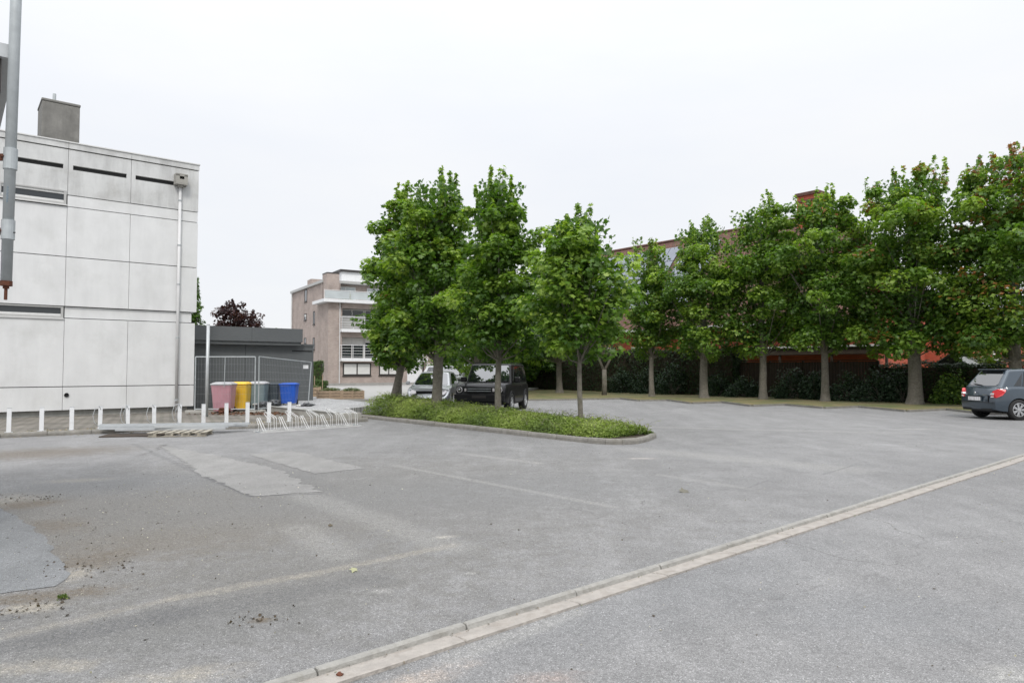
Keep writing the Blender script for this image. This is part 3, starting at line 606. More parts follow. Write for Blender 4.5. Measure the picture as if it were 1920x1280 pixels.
# coping
for i in range(len(jx)-1):
    xr = jx[i]+(0.075 if i == 0 else -.004); mb = MB(); mb.box(jx[i+1]+.004, xr, -0.02, 0.35, 8.845, 9.03); mb.build('coping', M['panel_top'], wb)
mb = MB(); mb.box(-LW, 0.10, -0.05, 0.37, 9.033, 9.07); mb.build('roof_edge', M['frame_w'], wb)
mb = MB(); mb.box(-LW, 0.0, 0.35, DEP, 8.80, 8.9); mb.build('roof', M['plinth'], wb)
def strip_window(parent, x0, x1, z0, z1, y):
    mb = MB(); w = .07
    mb.box(x0, x1, y-.015, y+.10, z0, z0+w); mb.box(x0, x1, y-.015, y+.10, z1-w*.6, z1); mb.box(x0, x0+w, y-.013, y+.10, z0+w, z1-w*.6); mb.box(x1-w, x1, y-.013, y+.10, z0+w, z1-w*.6)
    f = mb.build('window', M['frame_g'], parent)
    mb = MB(); mb.box(x0+w, x1-w, y+.05, y+.07, z0+w, z1-w*.6); mb.build('pane', M['glass'], f)
    mb = MB(); mb.box(x0+w, x1-w, y+.015, y+.045, z0+w+.003, z0+w+.07); mb.build('sash', M['frame_w'], f)
    mb = MB(); mb.box(x0-.02, x1+.02, y-.05, y+.02, z0-.035, z0-.003); mb.build('sill', M['frame_w'], f)
strip_window(wb, -5.79, -4.0, 3.27, 3.65, 0.035); strip_window(wb, -5.79, -4.0, 6.98, 7.44, -0.012)
strip_window(wb, -9.47, -7.67, 3.27, 3.65, 0.035); strip_window(wb, -9.47, -7.67, 6.98, 7.44, -0.012)
mb = MB(); mb.lathe([(0.0, -.01), (.05, -.01), (.055, -.03), (.068, -.03), (.068, .05)], Matrix.Translation((-3.86, 0.03, .78)), 14); mb.build('vent_pipe', M['plastic'], wb)
# chimney
ch = MB(); ch.box(-4.55, -3.42, 2.1, 3.5, 8.85, 10.95); o = ch.build('chimney', M['chimney'], wb, bevel=.03)
ch = MB(); ch.box(-4.57, -3.40, 2.08, 3.52, 10.953, 11.05); ch.build('chimney_cap', M['chimney'], o, bevel=.03)
ch = MB(); ch.tube([(-4.15, 2.6, 11.05), (-4.15, 2.6, 11.42)], .055, 10); ch.build('flue', M['galv'], o)
# the drainpipe
dp = empty('drainpipe', (-11.47, 25, 0), ANG_A, label='pale round drainpipe with a hopper near the right corner of the white building', cat='pipe')
mb = MB(); mb.tube([(-.58, -.09, .12), (-.58, -.09, 8.12)], .052, 12); mb.build('pipe', M['pvc'], dp, smooth=True)
for z in (.5, 2.7, 4.6, 6.0, 7.6):
    mb = MB(); mb.tube([(-.58, -.09, z), (-.58, -.09, z+.05)], .061, 12); mb.box(-.60, -.56, -.05, .02, z, z+.05); mb.build('clamp', M['galv'], dp)
mb = MB(); X0, X1 = -.78, -.38
mb.box(X0, X1, -.30, .0, 8.17, 8.22); mb.box(X0, X0+.02, -.30, 0, 8.22, 8.52); mb.box(X1-.02, X1, -.30, 0, 8.22, 8.52); mb.box(X0, X1, -.302, -.28, 8.22, 8.36); mb.box(X0, X0+.13, -.302, -.28, 8.36, 8.52); mb.box(X1-.12, X1, -.302, -.28, 8.36, 8.52); mb.box(X0, X1, -.302, -.28, 8.46, 8.52); mb.box(X0, X1, -.305, 0.0, 8.52, 8.55)
mb.box(-.66, -.50, -.2, -.02, 8.10, 8.17); mb.build('hopper', M['conc'], dp)

# grey annex
ax = empty('flat_roofed_annex', (-8.6, 30.0, 0), ANG_A, label='flat roofed anthracite annex beside the white building', cat='building')
mb = MB(); mb.box(-5.2, -0.02, .02, 4.2, 0, 2.58); mb.build('wall', M['anthra'], ax)
for (a, b) in ((-5.2, -2.9), (-2.885, -0.0)):
    mb = MB(); mb.box(a, b, -.02, .018, .1, 2.60); mb.build('cladding_panel', M['anthra'], ax)
mb = MB(); mb.box(-0.018, 0.02, .02, 4.2, .1, 2.60); mb.build('cladding_panel', M['anthra'], ax)
for (a, b) in ((-5.2, -2.75), (-2.742, -.62)):
    mb = MB(); mb.box(a, b, -.34, 3.6, 2.74, 3.30); mb.build('fascia_panel', M['anthra2'], ax)
mb = MB(); mb.box(-5.2, -.66, -.28, 3.5, 2.60, 2.74); mb.build('shadow_gap', M['anthra'], ax)
mb = MB(); mb.box(-.62, .05, -.05, 4.25, 2.60, 2.68); mb.build('roof_edge', M['anthra2'], ax)
mb = MB(); mb.box(-.95, -.06, -.035, -.022, 2.36, 2.40); mb.build('vent_slot', M['plastic'], ax)

# ------------------------------------------------------------ brick apartment building
ap = empty('apartment_building', (-16.19, 61.0, 0), math.atan2(.523, .852), label='four storey pink brick apartment block with white balconies', cat='building')
AP_W, AP_D = 13.5, 12.6
mb = MB(); mb.box(0, 1.0, 0, AP_D, 0, 7.45); mb.box(1.0, AP_W, 0.9, AP_D, 0, 7.45); mb.build('wall', M['brickapt'], ap)
mb = MB(); mb.box(0.0, AP_W, 1.95, AP_D, 7.45, 9.35); mb.box(0, .35, 0.3, 1.94, 7.75, 9.35); mb.build('penthouse_wall', M['brickapt'], ap)
mb = MB(); mb.box(1.02, AP_W, 0.02, .9, 0, 2.22); mb.box(1.02, 1.25, .02, .9, 2.22, 7.45); mb.box(5.9, 6.4, .02, .9, 2.22, 7.45); mb.box(1.02, AP_W, .02, .9, 7.02, 7.45); mb.box(1.02, AP_W, .1, .9, 4.42, 4.85); mb.build('front_wall', M['brickapt'], ap)
mb = MB(); mb.box(-.0, AP_W, -0.04, AP_D, -.02, .32); mb.build('foundation', M['slab'], ap)
mb = MB(); mb.box(-.55, AP_W+.2, -.55, 3.2, 7.46, 7.74); mb.build('terrace_slab', M['white'], ap)
mb = MB(); mb.box(-.2, AP_W+.3, 1.2, AP_D+.2, 9.36, 9.6); mb.build('roof', M['frame_g'], ap)
mb = MB(); mb.box(-.12, 1.45, 1.2, 1.9, 7.74, 9.36); mb.box(-.12, 1.0, .15, 1.5, 7.74, 10.05); o = mb.build('chimney', M['brickapt'], ap)
mb = MB(); mb.box(-.14, 1.02, .13, 1.52, 10.052, 10.14); mb.build('chimney_cap', M['frame_d'], o)
mb = MB(); mb.box(-.1, 1.2, 5.2, 6.6, 9.6, 10.1); mb.build('chimney', M['brickapt'], ap)
mb = MB(); mb.box(2.6, 6.6, 4.5, 8.0, 9.6, 10.9); o = mb.build('roof_housing', M['white'], ap)
mb = MB(); mb.box(2.4, 6.8, 4.3, 8.2, 10.902, 11.1); mb.build('roof_edge', M['frame_d'], o)
def window(parent, x0, x1, z0, z1, y, nx=1, fm='frame_d', pm='glass', side=None, w=.08, blind=0.0):
    """window on a front wall (normal -y); side='x' puts it on the left wall (normal -x) with x0,x1 read along y"""
    Mx = None if side is None else Matrix(((0, 1, 0, 0), (1, 0, 0, 0), (0, 0, 1, 0), (0, 0, 0, 1)))
    mb = MB(); mb.box(x0, x1, y-.03, y+.05, z0, z0+w, Mx); mb.box(x0, x1, y-.03, y+.05, z1-w, z1, Mx)
    for k in range(nx+1):
        xx = x0 + (x1-x0-w)*k/nx; mb.box(xx, xx+w, y-.028, y+.05, z0+w, z1-w, Mx)
    f = mb.build('window', M[fm], parent)
    for k in range(nx):
        a = x0+w+(x1-x0-w)*k/nx; b = x0+(x1-x0-w)*(k+1)/nx
        mb = MB(); mb.box(a, b, y-.008, y+.01, z0+w, z1-w, Mx); mb.build('pane', M[pm], f)
        if blind: mb = MB(); mb.box(a+.01, b-.01, y-.02, y-.009, z1-w-(z1-z0-2*w)*blind, z1-w, Mx); mb.build('blind', M['blind'], f)
    mb = MB(); mb.box(x0-.05, x1+.05, y-.08, y-.0, z0-.06, z0-.002, Mx); mb.build('sill', M['frame_d'], f)
window(ap, 1.35, 3.95, .98, 2.12, 0.0, 2, blind=.97, w=.1)
window(ap, 4.72, 6.6, .98, 2.12, 0.0, 2, blind=.97, w=.1)
window(ap, 1.3, 3.55, 5.1, 6.98, .85, 2, 'frame_w', blind=0); window(ap, 3.6, 5.85, 5.1, 6.98, .85, 2, 'frame_w')
window(ap, 1.3, 3.55, 2.5, 4.4, .85, 2, 'frame_w', blind=.3); window(ap, 3.6, 5.85, 2.5, 4.4, .85, 2, 'frame_w', blind=.2)
window(ap, 6.5, 9.5, 5.1, 6.98, .85, 2, 'frame_w'); window(ap, 6.5, 9.5, 2.5, 4.4, .85, 2, 'frame_w')
window(ap, 1.2, 3.1, 7.8, 9.15, 1.93, 2, 'frame_w', 'glass_painted_sky'); window(ap, 4.2, 6.5, 7.8, 9.15, 1.93, 2, 'frame_w', 'glass_painted_sky')
for (a, b, z0, z1) in ((7.0, 7.9, 8.1, 9.3), (4.2, 4.8, 5.74, 6.98), (7.1, 7.9, 6.3, 6.95), (4.2, 4.8, 3.35, 4.5), (7.1, 7.9, 4.0, 4.6), (1.2, 1.75, 1.4, 2.1)):
    window(ap, a, b, z0, z1, 0.0, 1, side='x', w=.09, blind=.45 if z0 == 6.3 else 0)
mb = MB(); mb.tube([(1.02, -.06, .3), (1.02, -.06, 7.45)], .05, 8); mb.build('drainpipe', M['pvc'], ap)
mb = MB(); mb.tube([(-.12, AP_D-.2, .1), (-.12, AP_D-.2, 9.3)], .07, 8); mb.build('drainpipe', M['pvc'], ap)
for (zs, zr) in ((4.86, 6.2), (2.27, 3.69)):
    mb = MB(); mb.box(1.06, 9.4, -.45, 0.0, zs, zs+.28); mb.build('balcony_slab', M['white'], ap)
    root_ = MB()
    for k in range(5): z = zs+.42+(zr-zs-.42)*k/4; root_.tube([(1.10, 0, z), (1.10, -.42, z), (9.36, -.42, z)], .014 if k < 4 else .028, 5)
    for k in range(9): x = 1.10+k*1.03; root_.tube([(x, -.42, zs+.28), (x, -.42, zr)], .022, 5)
    root_.build('balcony_railing', M['white'], ap)
for k in range(5):
    x = -.45+k*2.3
    mb = MB(); mb.box(x, x+2.2, -.46, -.44, 7.78, 8.45); mb.build('glass_balustrade', M['glass_painted_sky'], ap)
mb = MB()
for k in range(7): mb.tube([(-.5+k*2.3, -.45, 7.7), (-.5+k*2.3, -.45, 8.5)], .03, 5)
mb.tube([(-.5, -.45, 8.5), (AP_W, -.45, 8.5)], .025, 5); mb.build('balustrade_frame', M['frame_w'], ap)
mb = MB(); mb.box(1.25, 3.5, .6, .62, 5.15, 6.4); mb.build('screen', M['frame_g'], ap)
mb = MB(); mb.box(7.5, 9.0, -.01, .06, .0, 2.2); o = mb.build('entrance_panel', M['white'], ap)
mb = MB(); mb.box(9.05, 9.2, -.05, .05, .0, 2.3); mb.build('door_post', M['frame_d'], ap)
window(ap, 9.4, 10.6, .1, 2.1, 0.0, 1, 'frame_w', blind=.8)
# potted plants on the terrace
for i, (x, w_) in enumerate(((1.6, .55), (2.2, .4), (4.6, .3))):
    d_ = bush(['round dark plant on the penthouse terrace behind glass', 'smaller plant right of the round one on the penthouse terrace', 'loose plant by the white frames on the penthouse terrace'][i], tuple((ap.matrix_basis @ Vector((0, 0, 0)))) , w_, w_*.8, .9*w_*2, 500, .16, 50+i, name='terrace_plant', cat='plant')
    mw = Matrix.Translation((-16.19, 61.0, 0)) @ Matrix.Rotation(math.atan2(.523, .852), 4, 'Z'); p = mw @ Vector((x, 1.2, 7.745)); d_.location = p

# ------------------------------------------------------------ red brick building behind the tree row (local x = B, leftwards away; y = into)
Mf = Matrix(((B.x, A.x, 0, 21.7), (B.y, A.y, 0, 38.2), (0, 0, 1, 0), (0, 0, 0, 1)))
def lroot(name, p, **kw):   # root whose local x is -B (rightwards) so that the frame stays right handed; y = A (into)
    return empty(name, p, ang(-B), **kw)
rb = lroot('brick_hall', (21.7, 38.2, 0), label='long red brick building with a steep tiled roof behind the maples', cat='building')
# local x negative = to the left / away
mb = MB(); mb.box(-29, -1.5, 0, 12, 0, 4.6)
mb.build('wall', M['brickred'], rb)
mb = MB(); sl_ = (12.05-4.45)/6.5
vs = []
for x in (-29.4, -1.1):
    xr_ = x if x < -20 else -6.4
    vs += [(x, -.5, 4.45), (xr_, 6, 12.05), (x, 12.5, 4.45), (x, 12.5, 4.65), (xr_, 6, 12.27), (x, -.5, 4.65)]
mb.add(vs, [(0, 1, 4, 5), (1, 2, 3, 4), (6, 11, 10, 7), (7, 10, 9, 8), (5, 4, 10, 11), (4, 3, 9, 10), (0, 6, 7, 1), (1, 7, 8, 2), (0, 5, 11, 6), (2, 8, 9, 3)])
rf = mb.build('roof', M['tile'], rb)
mb = MB(); mb.tube([(-29.4, 6, 12.31), (-6.4, 6, 12.31)], .12, 8); mb.build('ridge', M['tile'], rf)
mb = MB(); mb.box(-29.4, -1.1, -.62, -.5, 4.40, 4.56); mb.build('gutter', M['frame_w'], rb)
mb = MB(); mb.box(-9.0, -7.5, 5.3, 6.7, 10.3, 13.7); o = mb.build('chimney', M['brickred'], rb)
mb = MB(); mb.box(-9.1, -7.4, 5.2, 6.8, 13.702, 13.92); mb.build('chimney_cap', M['tile'], o)
mb = MB(); mb.box(-9.06, -7.44, 5.24, 6.76, 13.25, 13.4); mb.build('chimney_band', M['tile'], o)
# solar panels on the near slope
M['solar'] = glass('solar_glass', (0.10, 0.12, 0.16), 0.12, 0.8)
dirv = Vector((0, 6.5, 7.62)).normalized(); nv = Vector((0, -7.62, 6.5)).normalized()
for i in range(11):
    for j in range(4):
        x0 = -27.5+i*1.08 + (0 if i < 8 else .5); s0 = 2.2+j*1.72
        a = Vector((x0, -.5, 4.65)) + dirv*s0 + nv*.06
        P0 = [a, a+Vector((1.03, 0, 0)), a+Vector((1.03, 0, 0))+dirv*1.66, a+dirv*1.66]
        mb = MB(); mb.add(P0+[p+nv*.04 for p in P0], [(3, 2, 1, 0), (4, 5, 6, 7), (0, 1, 5, 4), (1, 2, 6, 5), (2, 3, 7, 6), (3, 0, 4, 7)]); mb.build('solar_panel', M['solar'], rb)
for (x, w_) in ((-22.1, 1.45), (-25.0, 1.5), (-19.0, 1.45)):
    window(rb, x-w_/2, x+w_/2, 1.9, 3.28, -.01, 2, 'frame_w', w=.12, blind=.0)
mb = MB(); mb.box(-29, -1.5, -.04, -.005, 3.72, 3.86); mb.build('brick_course', M['tile'], rb)
# carport
cpt = lroot('carport', (21.7, 38.2, 0), label='dark flat roofed carport with a white gutter against the red brick wall', cat='carport')
mb = MB(); mb.box(-10.0, -.3, -1.6, -.02, 2.45, 2.92); mb.build('roof', M['darkwood'], cpt)
mb = MB(); mb.box(-10.0, -.3, -1.7, -1.602, 2.86, 2.97); mb.build('gutter', M['frame_w'], cpt)
for x in (-9.8, -6.6, -3.4, -.4): mb = MB(); mb.box(x-.06, x+.06, -1.55, -1.43, 0, 2.45); mb.build('post', M['darkwood'], cpt)
# further brick house with a pale verge
bh = lroot('brick_house', (28.6, 40.5, 0), label='small orange red brick house glimpsed right of the thickest trunk', cat='house')
mb = MB(); mb.box(-4.2, 0, 0, 6, 0, 3.4); mb.add([(-4.2, 0, 3.4), (0, 0, 3.4), (-2.1, 0, 5.4), (-4.2, 6, 3.4), (0, 6, 3.4), (-2.1, 6, 5.4)], [(0, 1, 2), (3, 5, 4), (0, 2, 5, 3), (1, 4, 5, 2)]); mb.build('wall', M['brickred'], bh)
mb = MB(); mb.tube([(-.35, -.08, 0), (-.35, -.08, 3.6)], .06, 8); mb.build('drainpipe', M['frame_w'], bh)
mb = MB(); mb.box(-1.6, .6, -1.6, -.1, 2.05, 2.2); mb.build('porch_roof', M['white'], bh)
# playhouse
ph_ = lroot('garden_shed', (20.4, 32.2, 0), label='small dark gabled garden shed behind the shrubs right of the thickest trunk', cat='shed')
M['shed'] = mat('grey_green_shed_wood', (0.10, 0.10, 0.075), .85, .2, 8)
mb = MB(); mb.add([(-.75, 0, 0), (.75, 0, 0), (.75, 0, 1.75), (0, 0, 2.25), (-.75, 0, 1.75)] + [(-.75, 1.8, 0), (.75, 1.8, 0), (.75, 1.8, 1.75), (0, 1.8, 2.25), (-.75, 1.8, 1.75)], [(0, 1, 2, 3, 4), (5, 9, 8, 7, 6), (0, 5, 6, 1), (1, 6, 7, 2), (2, 7, 8, 3), (3, 8, 9, 4), (4, 9, 5, 0)])
mb.build('wall', M['shed'], ph_)
mb = MB(); 
for s in (-1, 1): mb.add([(0, -.15, 2.27), (s*.95, -.15, 1.64), (s*.95, 1.95, 1.64), (0, 1.95, 2.27), (0, -.15, 2.33), (s*.95, -.15, 1.70), (s*.95, 1.95, 1.70), (0, 1.95, 2.33)], [(0, 1, 2, 3), (4, 5, 6, 7), (0, 1, 5, 4), (1, 2, 6, 5), (2, 3, 7, 6)])
mb.build('roof', M['frame_g'], ph_); window(ph_, -.15, .12, 1.5, 1.78, -.01, 1, 'darkwood', w=.03)

# ------------------------------------------------------------ verge, hedge, fence
edge_px = [(700, 741), (860, 748), (985, 751), (1120, 749), (1165, 748), (1198, 752), (1252, 751), (1297, 757), (1355, 755), (1410, 762), (1472, 759.5), (1545, 766), (1610, 763.5), (1700, 772), (1775, 768.5), (1850, 777), (1990, 777)]
edge_px = edge_px[2:]
edge = [at(*p) for p in edge_px]; edge[0] = Vector((0.4, 43.6, 0)) if False else edge[0]
M['grass'] = None
m, nt, bs = newmat('dry_lawn'); g = N(nt, 'ShaderNodeNewGeometry')
n1 = N(nt, 'ShaderNodeTexNoise', ins={'Vector': g.outputs['Position'], 'Scale': .8, 'Detail': 7.0, 'Roughness': .7}); n2 = N(nt, 'ShaderNodeTexNoise', ins={'Vector': g.outputs['Position'], 'Scale': 25.0, 'Detail': 4.0})
rp_ = N(nt, 'ShaderNodeValToRGB', ins={0: n1.outputs[0]}); e = rp_.color_ramp.elements; e[0].position = .35; e[0].color = (.075, .105, .03, 1); e[1].position = .62; e[1].color = (.20, .155, .075, 1)
k = N(nt, 'ShaderNodeMapRange', ins={0: n2.outputs[0], 3: .55, 4: 1.4}); v = N(nt, 'ShaderNodeVectorMath', operation='SCALE', ins={0: rp_.outputs[0], 3: k.outputs[0]}); nt.links.new(v.outputs[0], bs.inputs[0]); bs.inputs['Roughness'].default_value = .95
M['grass'] = m
back = [Vector((27, 24, 0)), Vector((36, 34, 0)), Vector((12, 68, 0)), Vector((-4, 60, 0))]
poly = [p + A*0.10 for p in edge] + [Vector((21.9, 21.5, 0)), Vector((27, 22, 0))] + back[1:]
poly = [p + A*0.10 for p in edge] + [Vector((26, 21, 0)), Vector((36, 34, 0)), Vector((14, 66, 0)), Vector((-2.0, 57, 0))]
mb = MB(); mb.prism([(p.x, p.y) for p in poly], -.05, .07)
tag(mb.build('grass_verge', M['grass']), 'dry grass verge under the row of maples', kind='structure')
kerb(edge, 'low stepped kerb along the grass verge', w=.10, h=.085, slen=1.0, side=-1)
def on_line(px, a):    # point on the vertical plane A.P = a seen at horizon pixel px
    r = (px-960)/FPX; Y = a/(A.x*r+A.y); return Vector((r*Y, Y, 0))
DK = (np.array((.010, .022, .007)), np.array((.02, .045, .010)), np.array((.05, .10, .02)))
def hedge(px0, px1, a, h, n, ls, seed, label, th=.55):
    p, q = on_line(px0, a), on_line(px1, a); c = (p+q)/2; L = (q-p).length
    return bush(label, (c.x, c.y, .05), L/2, th, h, n, ls, seed, colors=DK, name='hedge', box=True, rz=ang(q-p), cat='hedge')
hedge(900, 1385, 35.2, 2.72, 26000, .13, 11, 'tall clipped dark hedge behind the maples left of the wooden fence')
hedge(1640, 2100, 35.6, 1.75, 12000, .11, 12, 'lower dark hedge behind the thickest trunk and the blue grey car')
# wooden fence
p, q = on_line(1385, 35.2), on_line(1645, 35.2); L = (q-p).length
fn = empty('wooden_fence', p, ang(q-p), label='dark wooden plank fence below the carport behind the maples', cat='fence')
nb = int(L/.15)
pm = MB(); pm.box(.004, .142, -.012, .012, .08, 1.98); pmm = pm.mesh('plank'); pmm.materials.append(M['darkwood'])
for i in range(nb):
    o = link('plank', pmm, None, fn); o.location = (i*L/nb, rnd.uniform(-.006, .006), rnd.uniform(-.01, .01))
for i in range(5): mb = MB(); mb.box(i*L/4-.05, i*L/4+.05, .014, .11, 0, 2.02); mb.build('post', M['darkwood'], fn)
mb = MB(); mb.box(0, L, -.04, .04, 2.03, 2.07); mb.build('rail', M['darkwood'], fn)
# straggly shrubs between the trunks and the hedge
SG = (np.array((.012, .028, .012)), np.array((.03, .06, .028)), np.array((.09, .14, .08)))
for i, (px, a, rx, h) in enumerate(((1165, 34.0, 1.2, 1.5), (1215, 34.0, 1.1, 1.9), (1262, 34.1, 1.3, 2.1), (1345, 34.2, 1.2, 1.3), (1395, 34.2, 1.2, 1.1), (1480, 34.3, 1.2, 1.7), (1525, 34.3, .8, 1.5), (1590, 34.3, 1.2, 1.5), (1650, 34.4, 1.3, 1.6), (1690, 34.6, 1.0, 1.7))):
    p = on_line(px, a)
    nm = ['left of', 'beside', 'right of']
    labs = ['grey green shrub behind the forked thin tree', 'bluish shrub just left of the slim second maple', 'tall silvery shrub between the slim maple and the dappled trunk', 'low shrub right of the dappled maple trunk', 'low dark shrub left of the flared trunk',
            'loose shrub against the left half of the wooden fence', 'small shrub beside the stained crooked trunk', 'spreading shrub against the right half of the wooden fence', 'shrub at the right end of the wooden fence', 'shrub just left of the thickest trunk']
    bush(labs[i], (p.x, p.y, .06), rx, .6, h, 1800, .13, 20+i, colors=SG, name='shrub', cat='shrub', group='straggly shrubs under the maples')
YG = (np.array((.05, .08, .015)), np.array((.10, .15, .03)), np.array((.26, .30, .07)))
p = at(1850, 757); bush('yellow green bush behind the blue grey car', (22.3, 33.2, 0), 1.6, 1.2, 3.1, 5200, .16, 41, colors=YG)
bush('dark green bush left of the yellow one near the garden shed', (19.6, 30.9, 0), .9, .7, 1.7, 2500, .14, 42)
bush('tall green bush at the right edge beyond the car', (26.5, 33, 0), 2.2, 1.5, 4.2, 6000, .18, 43)
bush('bright green bush behind the black off-roader', (-1.4, 47, 0), 1.6, 1.2, 3.4, 5000, .17, 44, colors=(GREEN_M*.8, GREEN_L*.8, YEL*.8))
bush('broad green bush left of the bright one behind the cars', (-4.6, 50, 0), 2.0, 1.4, 3.4, 5000, .18, 45)

# ------------------------------------------------------------ trees
IG = 'maples on the planted island'; RG = 'maples in the row behind the car park'
tree('slim young maple with a pale straight trunk at the right end of the island', (1.75, 17.75), 2.1, 5.75, 1.42, 11000, .15, tr=.085, seed=3, shoots=9, shape='maple', group=IG, zstart=.1, light=.08, topw=.55, peak=.35, roots=.3, density=.9)
tree('tall maple standing right in front of the black off-roader', (-.39, 20.3), 2.2, 7.5, 1.42, 16500, .15, tr=.12, seed=4, shoots=13, shape='maple', group=IG, zstart=.1, topw=.50, peak=.3, roots=.5)
tree('thick trunked maple between the silver car and the black off-roader', (-2.46, 22.9), 2.15, 8.3, 1.55, 17500, .16, tr=.22, seed=5, shoots=13, shape='maple', group=IG, zstart=.1, topw=.5, peak=.35, roots=.6)
tree('leaning maple at the left end of the island', (-4.35, 25.1), 2.0, 8.2, 1.4, 15500, .16, tr=.19, seed=6, lean=(.42, 0), shoots=13, shape='maple', group=IG, zstart=.1, light=.12, topw=.45, peak=.35, roots=.6, red=.02)
tree('maple close behind the leaning one beside the silver car', (-5.1, 31.2), 2.1, 7.2, 1.5, 8000, .22, tr=.17, seed=7, shoots=6, group='maples behind the island')
tree('broad maple behind the cars whose crown fills the gap left of the row', (-2.0, 40.5), 2.2, 8.8, 3.5, 15000, .24, tr=.24, seed=8, shoots=6, group='maples behind the island', topw=.3)
tree('maple with a bare trunk at the left end of the row behind the car park', (3.05, 44.6), 2.5, 9.4, 3.4, 15000, .27, tr=.24, seed=9, shoots=8, group=RG)
tree('thin forked tree with a sparse crown between the first two maples of the row', (5.45, 41), 3.0, 5.9, 1.25, 2200, .19, tr=.14, seed=10, shoots=4, name='forked_tree', fork=True, light=.1, density=.5)
spec = [
 ((7.85, 39.0), 2.7, 9.0, 1.7, 13000, .19, .18, 'slim maple, the one right of the forked thin tree in the row', .02),
 ((10.25, 37.1), 2.6, 9.9, 2.5, 20000, .19, .27, 'maple with a dappled pale trunk, third from the left in the row', .0),
 ((12.9, 35.7), 2.75, 10.7, 2.5, 22000, .20, .24, 'maple with a flared trunk base just left of the brick chimney', .0),
 ((15.0, 33.3), 2.85, 10.4, 2.45, 24000, .20, .22, 'maple with a stained crooked trunk below the brick chimney', .02),
 ((17.8, 30.7), 2.6, 10.8, 3.0, 33000, .20, .36, 'large maple with the thickest trunk in the row left of the car', .06),
 ((20.25, 27.9), 2.3, 10.9, 3.0, 32000, .20, .30, 'maple with reddish young leaves at the right edge above the car', .22)]
for i, (b, zb, zt, Rx, n, ls, tr_, lab, red) in enumerate(spec):
    tree(lab, b, zb, zt, Rx, n, ls, tr=tr_, seed=60+i, shoots=24, group=RG, red=red, roots=1.3, light=.05, topw=.45 if i > 3 else .38, peak=.4, spread=(1.0, 1.05, 1.2, 1.35, 1.4, 1.4)[i], leaders=(6, 7, 8, 9, 10, 10)[i], density=(1, 1, 1.15, 1.25, 1.4, 1.4)[i])
tree('dark tree filling the gap beyond the hedge left of the row', (-.3, 52), 1.0, 7.5, 4.2, 12000, .32, tr=.3, seed=88, shoots=3, group='maples behind the island', topw=.3)
tree('dark tree beyond the hedge behind the first maple of the row', (4.2, 53.5), 1.5, 5.6, 2.4, 5000, .32, tr=.3, seed=89, shoots=3, group='maples behind the island', topw=.3)
# beech, cypress beyond the annex
PUR = (np.array((.016, .006, .008)), np.array((.035, .012, .014)), np.array((.075, .03, .03)))
tree('purple leaved beech rising behind the grey annex', (-18.2, 45.2), 2.4, 6.1, 2.0, 7000, .20, tr=.2, seed=70, shoots=0 or 3, name='purple_beech', colors=PUR, topw=.2)
tree('narrow dark cypress at the corner of the white building', (-16.6, 36.2), .5, 6.4, .55, 6000, .12, tr=.1, seed=71, shoots=2, name='cypress', colors=(GREEN_D*.7, GREEN_M*.7, GREEN_M), topw=.3, density=.8)
bush('small far green tree top between the annex and the beech', (-20.5, 58, 0), 2.5, 1.5, 5.2, 2500, .25, 72, name='far_tree', cat='tree')
HG = (np.array((.02, .045, .008)), np.array((.045, .09, .014)), np.array((.10, .16, .03)))
bush('low clipped box hedge in front of the brick apartments', (-13.15, 46.5, .05), .75, .5, .75, 3500, .09, 73, colors=HG, name='box_hedge', box=True, cat='hedge')
bush('narrow upright green hedge column beside the brick apartments', (-16.1, 57.0, .05), .5, .5, 2.1, 2500, .12, 74, colors=(HG[0], HG[1]*1.2, HG[2]), name='hedge_column', box=True, cat='hedge')

# ------------------------------------------------------------ island planting
ic0 = Vector((2.83, 16.4, 0)); IL = 12.2
soil_poly = [Vector((-4.1, 22.12, 0)), Vector((1.7, 15.45, 0)), Vector((2.35, 15.13, 0)), Vector((2.98, 15.75, 0)), Vector((3.36, 17.0, 0)), isl_far[1]-A*.1, Vector((-5.45, 23.65, 0))]
mb = MB(); mb.prism([(p.x, p.y) for p in soil_poly], -.02, .09); tag(mb.build('island_soil', M['soil']), 'dark soil of the planted island', kind='structure')
def island_height(s, w):      # s along B from the tip (m), w across (-1..1)
    hh = np.interp(s, [0, .6, 1.5, 4, 7.5, 10, 11.6, 12.9], [0.02, .18, .28, .32, .40, .56, .66, .5])
    return hh*np.clip(1-np.abs(w)**3.5, 0, 1)**.6
rg = np.random.default_rng(90)
base0 = np.array((1.9, 15.75))  # near-edge start
Bn, An = np.array((B.x, B.y)), np.array((A.x, A.y))
def isl_pt(s, w):             # width 2.15 m
    ctr = np.array((2.62, 16.2))[None]+Bn[None]*s[:, None]
    half = np.interp(s, [-.9, -.5, 0, 1, 20], [.1, .55, .85, 1.12, 1.12])
    return ctr + An[None]*(w*half)[:, None]
n = 26000
s = rg.uniform(-.22, 10.9, n); w = rg.uniform(-1.03, 1.03, n)
XY = isl_pt(s, w)
bumps = .07*np.sin(XY[:, 0]*3.1+XY[:, 1]*1.7)+.05*np.sin(XY[:, 0]*6.3-XY[:, 1]*4.9)+.04*np.sin(XY[:, 1]*9.7+XY[:, 0]*2)
H = island_height(s+.6, w)*(1+bumps*1.6)
Z = .08 + H*np.sqrt(rg.uniform(.05, 1.0, n)) + rg.normal(0, .035, n)
wd = (XY - (np.array((2.62, 16.2))[None]+Bn[None]*s[:, None]))
Nn = np.stack([wd[:, 0]*.5, wd[:, 1]*.5, np.ones(n)*.8], 1)+rg.normal(size=(n, 3))*.45
